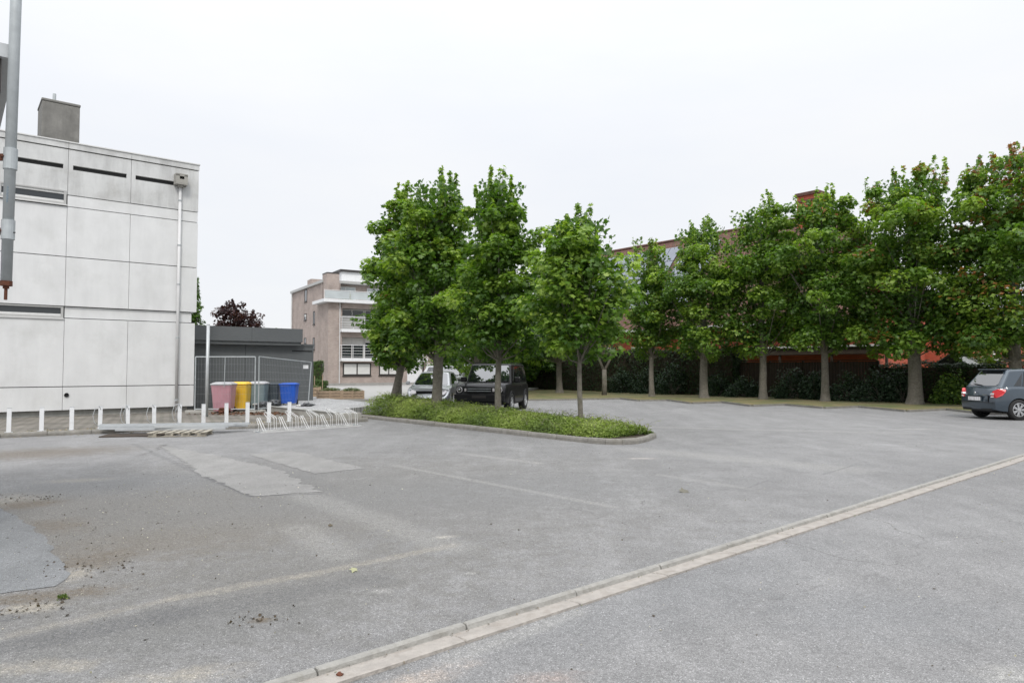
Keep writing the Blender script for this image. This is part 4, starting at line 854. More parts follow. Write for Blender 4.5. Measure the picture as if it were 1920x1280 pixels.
# each sample is a little spray of leaves
k = 5; idx = np.repeat(np.arange(n), k)
Pb = np.stack([XY[:, 0], XY[:, 1], Z], 1)[idx]
dirs = rg.normal(size=(n, 3)); dirs[:, 2] = np.abs(dirs[:, 2])*.25; dirs /= np.linalg.norm(dirs, axis=1, keepdims=True)
tt = np.tile(np.linspace(-.5, .5, k), n)[:, None]
Pl = Pb + dirs[idx]*tt*.13 + rg.normal(0, .012, (n*k, 3))
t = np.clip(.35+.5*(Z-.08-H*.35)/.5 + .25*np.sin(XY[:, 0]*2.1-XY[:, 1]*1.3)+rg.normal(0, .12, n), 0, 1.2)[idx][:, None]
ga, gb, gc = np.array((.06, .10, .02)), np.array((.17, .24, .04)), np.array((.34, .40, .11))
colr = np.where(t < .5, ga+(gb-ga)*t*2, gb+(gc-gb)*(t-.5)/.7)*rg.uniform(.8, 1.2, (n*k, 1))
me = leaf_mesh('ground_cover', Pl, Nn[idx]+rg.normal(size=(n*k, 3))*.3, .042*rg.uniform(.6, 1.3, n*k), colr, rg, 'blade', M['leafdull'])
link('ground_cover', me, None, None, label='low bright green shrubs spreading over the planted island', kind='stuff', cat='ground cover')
# arching twigs standing out above the planting
mb = MB(); tw = []
for i in range(420):
    s_ = rg.uniform(-.4, 10.8, 1); w_ = rg.uniform(-.95, .95, 1); p = isl_pt(s_, w_)[0]; h = float(island_height(s_+.6, w_)[0])
    a = rnd.uniform(0, 6.28); L = rnd.uniform(.15, .34); z0 = .08+h*.8
    p0 = Vector((p[0], p[1], z0)); p1 = p0+Vector((math.cos(a)*L*.5, math.sin(a)*L*.5, L*.65)); p2 = p0+Vector((math.cos(a)*L*1.1, math.sin(a)*L*1.1, L*.75))
    mb.tube([p0, p1, p2], [.004, .003, .002], 3, cap=False)
    for q in np.linspace(.15, 1, 9):
        c = p0.lerp(p1, q).lerp(p1.lerp(p2, q), q); tw.append((c.x+rnd.gauss(0, .012), c.y+rnd.gauss(0, .012), c.z+rnd.gauss(0, .008)))
tw = np.array(tw); nt_ = len(tw)
tw_o = mb.build('twigs', M['bark'], None, kind='stuff', label='thin arching twigs standing above the island planting', cat='twigs')
me = leaf_mesh('twig_leaves', tw, rg.normal(size=(nt_, 3))*.6+np.array((0, 0, .7)), .03*rg.uniform(.6, 1.3, nt_), np.tile(gc*.9, (nt_, 1))*rg.uniform(.6, 1.1, (nt_, 1)), rg, 'blade', M['leafdull'])
link('twig_leaves', me, None, tw_o, kind='stuff')

# ------------------------------------------------------------ row of white posts
pa_, pb_ = at(21, 810, .095), at(544, 790, .095)
pxs = [21, 82, 138, 191, 243, 292, 339, 384, 427, 466, 506, 544]
plabs = ['white post nearest the left picture edge', 'second white post from the left, in front of the first wall panel', 'third white post from the left, near the round vent hole', 'white post with a cable loop left of the stacked rails', 'white post with a cable loop over the left end of the stacked rails',
         'white post with a thin cable loop right above the middle of the left rails', 'white post with a cable loop in front of the drainpipe', 'white post in front of the tall thin pole', 'white post in front of the pink bin', 'white post in front of the yellow bin', 'white post in front of the black rubbish bag at the low wall', 'white post in front of the blue bin']
for i, px in enumerate(pxs):
    r = (px-960)/FPX; d = pb_-pa_; r = r*1.001
    t = (r*pa_.y-pa_.x)/(d.x-r*d.y); p = pa_+d*t
    root = empty('bollard_post', (p.x, p.y, .09), ANG_A + rnd.uniform(-.04, .04), label=plabs[i], cat='post', group='white metal posts behind the kerb')
    mb = MB(); hh = .575+rnd.uniform(-.01, .012); mb.box(-.045, .045, -.04, .04, 0, hh); o = mb.build('post_tube', M['white'], root, bevel=.006)
    mb = MB(); mb.box(-.047, .047, -.042, .042, hh, hh+.012); mb.build('cap', M['galv2'], root)
    mb = MB(); mb.box(-.08, .08, -.075, .075, 0, .012); mb.build('foot_plate', M['galv'], root)
    root.rotation_euler[0] = rnd.uniform(-.012, .012); root.rotation_euler[1] = rnd.uniform(-.015, .015)
    if 3 <= i <= 6:
        mb = MB(); w_ = .09+.01*i
        mb.tube([(.0, -.05, hh-.06), (-.04, -.05, hh+.03), (-w_, -.05, hh-.02), (-w_-.05, -.05, hh*.62), (-w_-.01, -.05, hh*.3), (-.03, -.05, hh*.12)], .008, 6)
        o = mb.build('cable', M['galv2'], root, smooth=True)
        if i in (4, 6):
            mb = MB(); mb.tube([(.02, -.05, hh-.1), (-.03, -.05, hh+.01), (-w_+.03, -.05, hh*.7), (-.05, -.05, hh*.2)], .007, 6); mb.build('cable', M['galv'], root, smooth=True)
# tall thin pole
p = at(387, 781, .095); tp_ = empty('tall_pole', (p.x, p.y, .09), label='tall thin galvanised pole standing in front of the mesh fence', cat='pole')
mb = MB(); mb.tube([(0, 0, 0), (.01, 0, 2.95)], .05, 10); mb.build('pole_tube', M['galv2'], tp_, smooth=True)
mb = MB(); mb.tube([(.01, 0, 2.951), (.01, 0, 2.97)], .052, 10); mb.build('cap', M['galv'], tp_)

# ------------------------------------------------------------ stacked rails on a pallet
pc = Vector((-8.1, 17.05, 0)); pal = empty('pallet', (pc.x, pc.y, .006), R(9), label='worn pallet lying on the asphalt under the stacked rails', cat='pallet')
M['palletw'] = mat('bleached_pallet_wood', (.36, .33, .27), .9, .25, 9, bump=.3, streak=.2, dirt=(.1, .09, .07), dirt_amt=.7, dscale=5)
for x in (-.55, -.18, .19, .55):
    for y in (-.28, .28):
        mb = MB(); mb.box(x-.09, x+.09, y-.05, y+.05, .018, .085); mb.build('block', M['palletw'], pal)
for y in (-.28, .28): mb = MB(); mb.box(-.66, .66, y-.06, y+.06, 0, .016); mb.build('bottom_board', M['palletw'], pal)
for i in range(7): x = -.6+i*.2; mb = MB(); mb.box(x-.06, x+.06, -.38, .38, .087, .105); mb.build('deck_board', M['palletw'], pal)
def rail(p0, p1, w, h, label):
    L = (p1-p0).length; root = empty('steel_rail', p0, 0, label=label, cat='rail', group='galvanised rails stacked by the kerb')
    d = p1-p0; root.rotation_euler = (0, -math.atan2(d.z, math.hypot(d.x, d.y)), ang(d))
    mb = MB(); t = .006
    pr = [(-w/2, 0), (w/2, 0), (w/2, h), (w/2-.02, h), (w/2-.02, h-t), (w/2-t, h-t), (w/2-t, t), (-w/2+t, t), (-w/2+t, h-t), (-w/2+.02, h-t), (-w/2+.02, h), (-w/2, h)]
    n = len(pr); vs = [(x, y, z) for x in (0, L) for (y, z) in pr]
    mb.add(vs, [(i, (i+1) % n, n+(i+1) % n, n+i) for i in range(n)] + [(0, 1, 6, 7), (n, n+1, n+6, n+7), (1, 2, 3, 4), (1, 4, 5, 6), (0, 7, 8, 9), (0, 9, 10, 11), (n+1, n+2, n+3, n+4), (n+1, n+4, n+5, n+6), (n, n+7, n+8, n+9), (n, n+9, n+10, n+11)])
    mb.build('profile', M['galv2'], root)
    mb = MB(); mb.box(-.004, .002, -w/2+t, w/2-t, t+.002, h-t); mb.build('end_shade_plate', M['plastic'], root)  # black plate stands in for the shade inside the open rail end
rail(Vector((-10.35, 17.62, .125)), Vector((-6.95, 18.30, .125)), .075, .06, 'bottom back steel rail, longest of the stack by the kerb')
rail(Vector((-10.38, 17.55, .188)), Vector((-6.85, 18.15, .188)), .075, .055, 'top back steel rail reaching farthest right in the stack')
rail(Vector((-10.30, 17.38, .118)), Vector((-7.3, 17.92, .118)), .075, .055, 'lower middle steel rail of the stack by the kerb')
rail(Vector((-10.34, 17.42, .176)), Vector((-7.15, 17.98, .176)), .07, .05, 'upper middle steel rail of the stack by the kerb')
rail(Vector((-8.85, 17.22, .178)), Vector((-7.10, 17.78, .178)), .07, .055, 'short front steel rail with its dark open end in mid stack')
rail(Vector((-9.75, 17.12, .112)), Vector((-7.25, 17.6, .112)), .08, .055, 'lowest front steel rail lying straight on the pallet')
mb = MB(); mb.box(-.75, .75, -.3, .3, 0, .025); o = mb.build('shade_board', M['darkwood'], None, label='dark flat board standing in for the shadow under the rails left of the pallet', cat='shade_board'); o.location = (-9.15, 17.0, .006); o.rotation_euler = (.02, 0, R(9))  # dark flat piece added as painted shade beneath the rails

# ------------------------------------------------------------ bike rack
M['rackw'] = mat('rack_white', (.56, .56, .55), .5, .1, 5, dirt=(.3, .28, .25), dirt_amt=.4, dscale=6)
ra, rbp = at(490, 811.5), at(677, 798.5); d = rbp-ra; RL = d.length
rk = empty('bike_rack', ra, ang(d), label='low white bike rack of alternating hoops on the asphalt', cat='bike rack')
mb = MB(); mb.box(-.02, RL, -.015, .015, .0, .025); mb.build('front_rail', M['rackw'], rk)
mb = MB(); mb.box(-.02, RL, .36, .40, .0, .03); mb.build('back_rail', M['rackw'], rk)
for x in (0, RL-.03): mb = MB(); mb.box(x, x+.03, .0, .38, .001, .028); mb.build('cross_bar', M['galv'], rk)
def hoop(x, low):
    mb = MB()
    for s in (-.032, .032):
        X = x+s
        if low: pts = [(X, .30, .03), (X, .30, .17), (X, .42, .33), (X, .39, .36), (X, .35, .345), (X, .01, .03)]
        else: pts = [(X, .38, .03), (X, .38, .30), (X, .62, .44), (X, .63, .475), (X, .58, .50), (X, .12, .38), (X, .07, .345), (X, .05, .03)]
        mb.tube(pts, .0095, 7)
    e = .40 if low else .62; mb.tube([(x-.032, e, .345 if low else .458), (x+.032, e, .345 if low else .458)], .008, 6)
    mb.build('hoop', M['rackw'], rk, smooth=False)
for i in range(10): hoop(.10+i*(RL-.22)/9, i % 2 == 0)

# ------------------------------------------------------------ wheeled bins
def binmat(name, c): return mat(name, c, .45, .1, 3, dirt=(c[0]*.5+.05, c[1]*.5+.05, c[2]*.5+.05), dirt_amt=.35, dscale=4)
BM = {'pink': binmat('faded_pink_plastic', (.50, .26, .30)), 'yellow': binmat('yellow_plastic', (.80, .50, .04)), 'grey': binmat('grey_green_plastic', (.19, .25, .27)), 'black': binmat('charcoal_plastic', (.05, .065, .078)), 'blue': binmat('blue_plastic', (.012, .09, .47)), 'lid': binmat('pale_grey_lid', (.42, .42, .43))}
def wbin(loc, rz, body, lid, w, dpt, h, label):
    root = empty('wheeled_bin', loc, rz, label=label, cat='bin', group='wheeled bins beside the annex')
    mb = MB(); a, b = w/2*.80, w/2*.97; c_, d_ = dpt/2*.70, dpt/2*.95; zb_, zt_ = .06, h*.90
    def ring(hw, hd, z, yo=0): 
        c = .045; return [(-hw+c, -hd+yo, z), (hw-c, -hd+yo, z), (hw, -hd+c+yo, z), (hw, hd-c+yo, z), (hw-c, hd+yo, z), (-hw+c, hd+yo, z), (-hw, hd-c+yo, z), (-hw, -hd+c+yo, z)]
    rings = [ring(a, c_, zb_, .03), ring(b*.97, d_*.97, zt_*.93), ring(b, d_, zt_*.93), ring(b, d_, zt_)]
    vs = sum(rings, []); fs = [tuple(range(8))]
    for k in range(3):
        for j in range(8): fs.append((k*8+j, k*8+(j+1) % 8, (k+1)*8+(j+1) % 8, (k+1)*8+j))
    fs.append(tuple(range(24, 32))); mb.add(vs, fs)
    mb.box(-w*.30, -w*.27, -dpt*.36, -dpt*.28, .1, h*.8); mb.box(w*.27, w*.30, -dpt*.36, -dpt*.28, .1, h*.8)
    mb.build('bin_body', BM[body], root, bevel=.008)
    mb = MB(); r0 = ring(b+.02, d_+.03, zt_+.004); r1 = ring(b+.02, d_+.03, zt_+.045); r2 = ring(b*.84, d_*.8, h-.02, .01); r3 = ring(b*.7, d_*.6, h, .02)
    fs = [tuple(range(8)), tuple(range(24, 32))]
    for k in range(3):
        for j in range(8): fs.append((k*8+j, k*8+(j+1) % 8, (k+1)*8+(j+1) % 8, (k+1)*8+j))
    mb.add(r0+r1+r2+r3, fs); mb.build('lid', BM[lid], root, bevel=.006)
    mb = MB(); mb.tube([(-w*.38, d_+.06, h*.9), (w*.38, d_+.06, h*.9)], .015, 7); mb.build('handle', BM[lid], root)
    for s in (-1, 1):
        mb = MB(); mb.lathe([(0, -.02), (.09, -.02), (.1, 0), (.09, .03), (0, .03)], Matrix.Translation((s*w*.4, dpt*.36, .1)) @ Matrix.Rotation(R(90), 4, 'Z'), 14); mb.build('wheel', M['rubber'], root)
    return root
wbin((at(419, 775, .095).x*24.45/at(419, 775, .095).y, 24.45, .095), .06, 'pink', 'lid', .72, .70, 1.07, 'faded pink wheeled bin with a grey lid behind the mesh fence')
def binloc(px, Y, z): return ((px-960)/FPX*Y*1.002, Y, z)
wbin(binloc(454, 25.35, .095), .04, 'yellow', 'yellow', .62, .66, 1.06, 'bright yellow wheeled bin between the pink and the grey green one')
wbin(binloc(487, 25.9, .10), .06, 'grey', 'lid', .62, .68, 1.06, 'grey green wheeled bin with a pale lid')
wbin(binloc(514, 26.6, .27), .03, 'black', 'black', .62, .68, .82, 'black wheeled bin left of the blue one')
wbin(binloc(544, 26.3, .27), .08, 'blue', 'blue', .63, .66, .83, 'blue wheeled bin at the right end of the bins')

# rubbish
M['bag'] = mat('black_bag_plastic', (.035, .037, .04), .35, .2, 5, bump=.6, bscale=14); M['paper'] = mat('white_paper', (.62, .61, .58), .8, .1)
def blob(name, loc, sx, sy, sz, seed, m, label, cat, amp=.22, n=3):
    rg_ = random.Random(seed); bm = bmesh.new(); bmesh.ops.create_icosphere(bm, subdivisions=n, radius=1)
    from mathutils import noise
    for v in bm.verts:
        d_ = 1+amp*noise.noise(v.co*1.7+Vector((seed, 0, 0)))*2+amp*.6*noise.noise(v.co*5+Vector((0, seed, 0)))
        v.co = Vector((v.co.x*sx*d_, v.co.y*sy*d_, max(-sz*.75, v.co.z*sz*d_)))
    me = bpy.data.meshes.new(name); bm.to_mesh(me); bm.free()
    o = link(name, me, M[m], None, label=label, cat=cat); o.location = (loc[0], loc[1], loc[2]+sz*.74); o.rotation_euler = (0, 0, rg_.uniform(0, 3)); return o
blob('rubbish_bag', binloc(495, 25.0, .095), .34, .26, .20, 3, 'bag', 'black rubbish bag lying below the grey green bin', 'rubbish bag')
blob('rubbish_bag', binloc(517, 25.4, .27), .30, .22, .14, 5, 'bag', 'flatter black rubbish bag below the black bin', 'rubbish bag')
blob('rubbish_bag', binloc(578, 25.2, .27), .22, .15, .07, 8, 'bag', 'crumpled dark plastic right of the blue bin', 'rubbish bag', .35)
blob('paper_scrap', binloc(481, 25.4, .30), .10, .07, .04, 9, 'paper', 'white crumpled scrap on the bag left of the low wall', 'litter', .35)
blob('paper_scrap', binloc(562, 25.1, .27), .12, .09, .04, 10, 'paper', 'white crumpled scrap at the foot of the blue bin', 'litter', .35)
blob('paper_scrap', binloc(512, 25.2, .38), .07, .05, .03, 12, 'paper', 'small white scrap on top of the flatter bag', 'litter', .35)
blob('rusty_sack', binloc(424, 23.7, .095), .20, .16, .13, 14, 'rust', 'dark rusty brown sack in front of the pink bin', 'sack', .3)
rg = np.random.default_rng(5); n = 900
C = np.stack([rg.uniform(-9.9, -7.2, n), rg.uniform(22.9, 24.2, n), np.full(n, .105)+rg.uniform(0, .035, n)], 1); C[:, 0] += rg.normal(0, .5, n)
col_ = np.array((.13, .06, .035))*rg.uniform(.3, 1.6, (n, 1)); me = leaf_mesh('leaf_litter', C, rg.normal(size=(n, 3))*.5+np.array((0, 0, 1)), .07*rg.uniform(.5, 1.4, n), col_, rg, 'simple', M['leafdull'])
link('leaf_litter', me, None, None, label='brown leaf litter on the paving in front of the bins', kind='stuff', cat='leaf litter')
n = 1300; u = rg.uniform(0, 1, n); k0 = np.array(kL[1]); k1 = np.array(kL[4]); C = k0[None]+(k1-k0)[None]*u[:, None]+np.stack([rg.normal(0, .12, n), rg.normal(.28, .35, n), np.zeros(n)], 1)
onp = C[:, 1] > np.interp(C[:, 0], [k.x for k in kL], [k.y for k in kL])+.1; C[:, 2] = np.where(onp, .103, .006)
C = C[np.abs(C[:, 1]-np.interp(C[:, 0], [k.x for k in kL], [k.y for k in kL])-.05) > .08]; n = len(C)
me = leaf_mesh('kerb_debris', C, rg.normal(size=(n, 3))*.35+np.array((0, 0, 1)), .035*rg.uniform(.4, 1.5, n), np.array((.22, .18, .13))*rg.uniform(.3, 1.7, (n, 1)), rg, 'simple', M['leafdull'])
link('kerb_debris', me, None, None, label='small brown debris along the kerb in front of the posts', kind='stuff', cat='debris')
n = 5200; C = np.stack([rg.uniform(-4.5, 9, n), rg.uniform(2.5, 16, n), np.full(n, .004)], 1); bl = rg.uniform(size=n) < .45; nb_ = bl.sum()
C[bl, 0] = -4.3+rg.normal(0, 1.1, nb_); C[bl, 1] = 7.3+rg.normal(0, 2.3, nb_)
me = leaf_mesh('loose_grit', C, rg.normal(size=(n, 3))*.5+np.array((0, 0, 1)), np.minimum(.03, .009*rg.lognormal(0, .5, n)), np.where(rg.uniform(size=(n, 1)) < .6, np.array((.07, .055, .04)), np.array((.42, .39, .34)))*rg.uniform(.5, 1.3, (n, 1)), rg, 'simple', M['leafdull'])
link('loose_grit', me, None, None, label='loose grit and leaf crumbs scattered over the asphalt', kind='stuff', cat='grit')
def leaf_one(px, py, s, c, label):
    p = at(px, py, .008); me = leaf_mesh('fallen_leaf', np.array([[p.x, p.y, .012]]), np.array([[.2, -.3, 1.]]), np.array([s]), np.array([c]), np.random.default_rng(int(px)), 'maple', M['leafdull']); link('fallen_leaf', me, None, None, label=label, cat='leaf')
leaf_one(663, 1069, .075, (.36, .36, .22), 'pale fallen leaf on the seam in the asphalt'); leaf_one(1283, 921, .16, (.16, .15, .12), 'dark fallen leaf on the asphalt right of centre')
leaf_one(620, 985, .06, (.10, .08, .05), 'small dark fallen leaf on the asphalt below the patches')
blob('stone', (at(637, 1272).x, at(637, 1272).y, .015), .022, .016, .012, 20, 'rust', 'small brown stone in the near end of the drain channel', 'stone', .2, 2)
rg = np.random.default_rng(77)
for (px, py, nn_, sp_, lab) in ((490, 1162, 34, .10, 'small scatter of dark earth crumbs on the asphalt'), (45, 935, 70, .22, 'brown crumbs and leaf bits in the sandy hollow at the left edge'), (165, 1065, 60, .22, 'dark crumbs beside the corner of the grey repair patch'), (60, 1140, 60, .16, 'dark bits round the sandy patch near the lower left corner')):
    p = at(px, py); C = np.stack([p.x+rg.normal(0, sp_, nn_), p.y+rg.normal(0, sp_*.7, nn_), np.full(nn_, .006)], 1)
    me = leaf_mesh('earth_crumbs', C, rg.normal(size=(nn_, 3))*.6+np.array((0, 0, 1)), .022*rg.uniform(.5, 1.6, nn_), np.array((.06, .045, .03))*rg.uniform(.5, 1.6, (nn_, 1)), rg, 'simple', M['leafdull'])
    link('earth_crumbs', me, None, None, label=lab, kind='stuff', cat='crumbs')
nn_ = 260; u = rg.uniform(0, dl, nn_); off_ = np.where(rg.uniform(size=nn_) < .6, rg.normal(.03, .012, nn_), rg.normal(-.125, .015, nn_))
C = np.stack([dA.x+dd.x*u-dd.y*off_, dA.y+dd.y*u+dd.x*off_, np.full(nn_, .014)], 1)
me = leaf_mesh('channel_dirt', C, rg.normal(size=(nn_, 3))*.5+np.array((0, 0, 1)), np.minimum(.02, .010*rg.lognormal(0, .5, nn_)), np.where(rg.uniform(size=(nn_, 1)) < .2, np.array((.09, .12, .05)), np.array((.15, .125, .10)))*rg.uniform(.5, 1.5, (nn_, 1)), rg, 'simple', M['leafdull'])
link('channel_dirt', me, None, None, label='dark dirt and moss bits gathered in the drain channel', kind='stuff', cat='dirt')
# weeds
bush('little yellow green weed in the sandy crack near the left edge', (at(118, 1122).x, at(118, 1122).y, 0), .05, .04, .035, 60, .025, 80, colors=YG, name='weed', cat='weed')

# ------------------------------------------------------------ mesh fence panels
def mesh_fence(p0, p1, ztop0, ztop1, zb0, zb1, label, lean=(0, 0)):
    L = (p1-p0).length; root = empty('mesh_fence_panel', (p0.x, p0.y, .09), ang(p1-p0), label=label, cat='fence', group='temporary mesh fence panels by the bins')
    z0, z1, b0, b1 = ztop0-.09, ztop1-.09, zb0-.09, zb1-.09; lx = lean[0]
    mb = MB(); mb.tube([(0, 0, .0), (0, 0, z0)], .021, 7); mb.build('frame_post', M['galv'], root)
    mb = MB(); mb.tube([(L-lx, 0, .0), (L, 0, z1)], .021, 7); mb.build('frame_post', M['galv'], root)
    mb = MB(); mb.tube([(0, 0, z0), (L, 0, z1)], .019, 7); mb.build('top_tube', M['galv'], root)
    mb = MB(); mb.tube([(0, 0, b0), (L-lx*.9, 0, b1)], .019, 7); mb.build('bottom_tube', M['galv'], root)
    mb = MB(); nv = int(L/.10)
    for i in range(1, nv):
        f = i/nv; mb.tube([(f*(L-lx*.9), 0, b0+(b1-b0)*f), (f*L, 0, z0+(z1-z0)*f)], .0015, 3, cap=False)
    for i in range(1, 7):
        f = i/7; mb.tube([(0, 0, b0+(z0-b0)*f), (L-lx*(1-f), 0, b1+(z1-b1)*f)], .0015, 3, cap=False)
    mb.build('wire_mesh', M['galv'], root, kind='stuff')
    for x in (0, L-lx): mb = MB(); mb.box(x-.3, x+.3, -.1, .1, 0, .11); mb.build('foot_block', M['conc'], root, bevel=.02)
    return root
Yf = 24.0
f1 = mesh_fence(Vector(((367-960)/FPX*Yf, Yf, 0)), Vector(((479-960)/FPX*Yf, Yf, 0)), 2.04, 2.04, .24, .24, 'left mesh fence panel in front of the pink and yellow bins')
mb = MB(); mb.tube([(1.0, 0, .9), (1.02, 0, 1.94)], .012, 6); mb.build('brace', M['galv'], f1)
mesh_fence(Vector(((484-960)/FPX*Yf, Yf+.1, 0)), Vector(((584-960)/FPX*27.4, 27.4, 0)), 2.05, 1.88, .24, .26, 'right mesh fence panel with a slanting top and a leaning end post', lean=(.22, 0))
mb = MB(); mb.box(-.10, .10, -.006, .006, -.07, .07); o = mb.build('fence_tag', M['white'], None, label='small white tag hanging on the right mesh fence panel', cat='tag'); pp = binloc(575, 27.0, 0); o.location = (pp[0], pp[1]-.05, 1.70); o.rotation_euler = (0, 0, .6)

# ------------------------------------------------------------ planters
def planter(loc, rz, L, W, h, label, seed, fl):
    root = empty('planter', loc, rz, label=label, cat='planter', group='wooden trough planters on the forecourt'); np_ = 3; ph__ = h/np_
    for k in range(np_):
        z0, z1 = k*ph__+.012, (k+1)*ph__-.012
        for y in (-W/2, W/2-.03): mb = MB(); mb.box(-L/2, L/2, y, y+.03, z0, z1); mb.build('plank', M['wood'], root)
        for x in (-L/2-.001, L/2-.029): mb = MB(); mb.box(x, x+.03, -W/2+.032, W/2-.032, z0, z1); mb.build('plank', M['wood'], root)
    for x in (-L/2-.02, L/2-.05, -.03):
        for y in (-W/2-.03, W/2+.0): mb = MB(); mb.box(x, x+.07, y, y+.03, 0, h+.01); mb.build('corner_post', M['wood'], root)
    mb = MB(); mb.box(-L/2+.03, L/2-.03, -W/2+.03, W/2-.03, .02, h-.05); mb.build('soil', M['soil'], root)
    b = bush(fl, (loc[0], loc[1], loc[2]+h-.06), L*.48, W*.5, .20, 900, .06, seed, colors=(np.array((.05, .09, .02)), np.array((.12, .15, .05)), np.array((.40, .38, .26))), name='planter_plants', cat='plants')
    b.rotation_euler = (0, 0, rz)
planter(binloc(621, 32.2, .22), .18, 1.15, .62, .40, 'weathered wooden trough planter right of the annex corner', 91, 'pale flowers in the planter right of the annex corner')
planter(binloc(661, 32.4, .22), .30, 1.05, .62, .38, 'wooden trough planter partly hidden by the island shrubs', 92, 'plants in the planter half hidden by the island shrubs')
planter(binloc(583, 34.5, .22), .3, 1.0, .62, .50, 'wooden planter half hidden behind the annex corner', 93, 'plants in the planter behind the annex corner')
for px, Y, h, lab in ((591, 36, .75, 'thin wooden stake beside the annex corner'), (606, 36, .8, 'thin wooden stake in front of the box hedge')):
    mb = MB(); mb.tube([(0, 0, 0), (0, 0, h+.3)], .02, 6); o = mb.build('stake', M['wood'], None, label=lab, cat='stake'); o.location = binloc(px, Y, .2)

# ------------------------------------------------------------ near building edge and its steel pipe at the upper left
nb_ = empty('near_building', (-4.55, 6.05, 0), 0, label='corner of a near building with a pale fascia at the upper left edge', cat='building')
zt_, zm_ = 1.65+613*6.05/1300, 1.65+587*6.05/1300
F = Matrix.Translation((.15, 0, 0)) @ Matrix.Rotation(ANG_A, 4, 'Z')
mb = MB(); mb.box(-3, .0, .0, 3, zm_, zt_, F); mb.build('fascia', M['galv2'], nb_)
mb = MB(); mb.add([F @ Vector(v) for v in [(-3, .05, zm_-.45), (-.10, .05, zm_-.30), (-.10, .05, zm_-.003), (-3, .05, zm_-.003), (-3, 2.8, zm_-.45), (-.10, 2.8, zm_-.30), (-.10, 2.8, zm_-.003), (-3, 2.8, zm_-.003)]], [(0, 1, 2, 3), (4, 7, 6, 5), (0, 4, 5, 1), (1, 5, 6, 2), (3, 2, 6, 7), (0, 3, 7, 4)]); mb.build('bay_frame', M['frame_d'], nb_)
mb = MB(); mb.box(-3, -.15, .035, .048, zm_-.28, zm_-.05, F); mb.build('pane', M['glass_painted_sky'], nb_)
mb = MB(); mb.box(-3.2, -.75, .6, 3, 0, zm_-.5, F); mb.build('wall', M['panel'], nb_)
gp = empty('steel_pipe', (-4.29, 6.0, 0), 0, label='thick galvanised pipe hanging at the left edge with a rusty rod at its end', cat='pipe')
def pz(py): return CAMZ+(690-py)*6.0/FPX
def pxx(px, py): u = (px-960)/FPX; v = (640-py)/FPX; return u/(cp-v*sp)*6.0+4.29
def pzz(py): v = (640-py)/FPX; return CAMZ+(sp+v*cp)/(cp-v*sp)*6.0
mb = MB(); mb.tube([(pxx(34, -60), 0, pzz(-60)), (pxx(30, 0), 0, pzz(0)), (pxx(11.5, 530), 0, pzz(530))], .043, 18); mb.build('pipe', M['galv'], gp, smooth=True)
for y0, y1, r, m_ in ((279, 318, .053, 'galv'), (413, 449, .052, 'galv'), (527, 536, .047, 'rust'), (536, 541, .024, 'rust'), (541, 562, .013, 'rust')):
    def cx(y): return pxx(30+(11.5-30)*y/530, y)
    mb = MB(); mb.tube([(cx(y0), 0, pzz(y0)), (cx(y1), 0, pzz(y1))], r, 18); mb.build('collar' if m_ == 'galv' else 'rusty_rod', M[m_], gp, smooth=False)
for y0, m_ in ((295, 'rust'), (434, 'rust')):
    mb = MB(); x = cx(y0); mb.box(x-.5, x-.045, -.01, .01, pzz(y0)-.03, pzz(y0)+.03); mb.tube([(x-.06, -.02, pzz(y0)), (x-.03, -.06, pzz(y0))], .012, 6); mb.build('bracket', M[m_], gp)
mb = MB(); x = cx(436); mb.tube([(x+.05, 0, pzz(436)), (x+.064, 0, pzz(436))], .006, 6); mb.build('bolt', M['frame_d'], gp)
M['ink'] = mat('blue_marker', (.16, .26, .36), .6)
mb = MB(); yy = 352
for k in range(6):
    a = pzz(yy+k*5.2); x = cx(yy+k*5)+.018; y = -.0405
    mb.tube([(x-.012, y-.001, a), (x+.004, y, a-.006), (x-.002, y-.001, a-.014), (x-.013, y-.001, a-.017)], .0016, 4)
mb.build('scribble', M['ink'], gp)

# ------------------------------------------------------------ cars
def paint(name, c, metal=.3, rough=.3):
    m, nt, bs = newmat(name); g = N(nt, 'ShaderNodeNewGeometry')
    n1 = N(nt, 'ShaderNodeTexNoise', ins={'Vector': g.outputs['Position'], 'Scale': 3.0, 'Detail': 5.0})
    k = N(nt, 'ShaderNodeMapRange', ins={0: n1.outputs[0], 3: .88, 4: 1.1}); v = N(nt, 'ShaderNodeVectorMath', operation='SCALE', ins={0: c, 3: k.outputs[0]})
    nt.links.new(v.outputs[0], bs.inputs[0]); bs.inputs['Metallic'].default_value = metal; bs.inputs['Roughness'].default_value = rough
    bs.inputs['Coat Weight'].default_value = 1.0; bs.inputs['Coat Roughness'].default_value = .04; return m
M['p_blue'] = paint('blue_grey_paint', (.038, .056, .075), .35, .35); M['p_black'] = paint('black_paint', (.003, .003, .0035), .0, .5); M['p_black'].node_tree.nodes['Principled BSDF'].inputs['Coat Weight'].default_value = .35; M['p_black'].node_tree.nodes['Principled BSDF'].inputs['Specular IOR Level'].default_value = .2; M['p_silver'] = paint('silver_paint', (.46, .47, .48), .4, .35); M['p_white'] = paint('white_paintwork', (.66, .66, .66), 0, .35)
M['redlens'] = mat('red_lens', (.50, .008, .012), .15, .1, 20, coat=.3); M['whitelens'] = mat('clear_lens', (.70, .66, .66), .15, .1, 20, coat=1); M['chrome'] = mat('chrome', (.7, .7, .7), .12, .03, metal=1.0)
M['carglass'] = glass('car_glass', (.006, .008, .009), .02, .5, 1.6); M['screen'] = glass('windscreen_glass', (.01, .012, .014), .02, .5, 2.6)
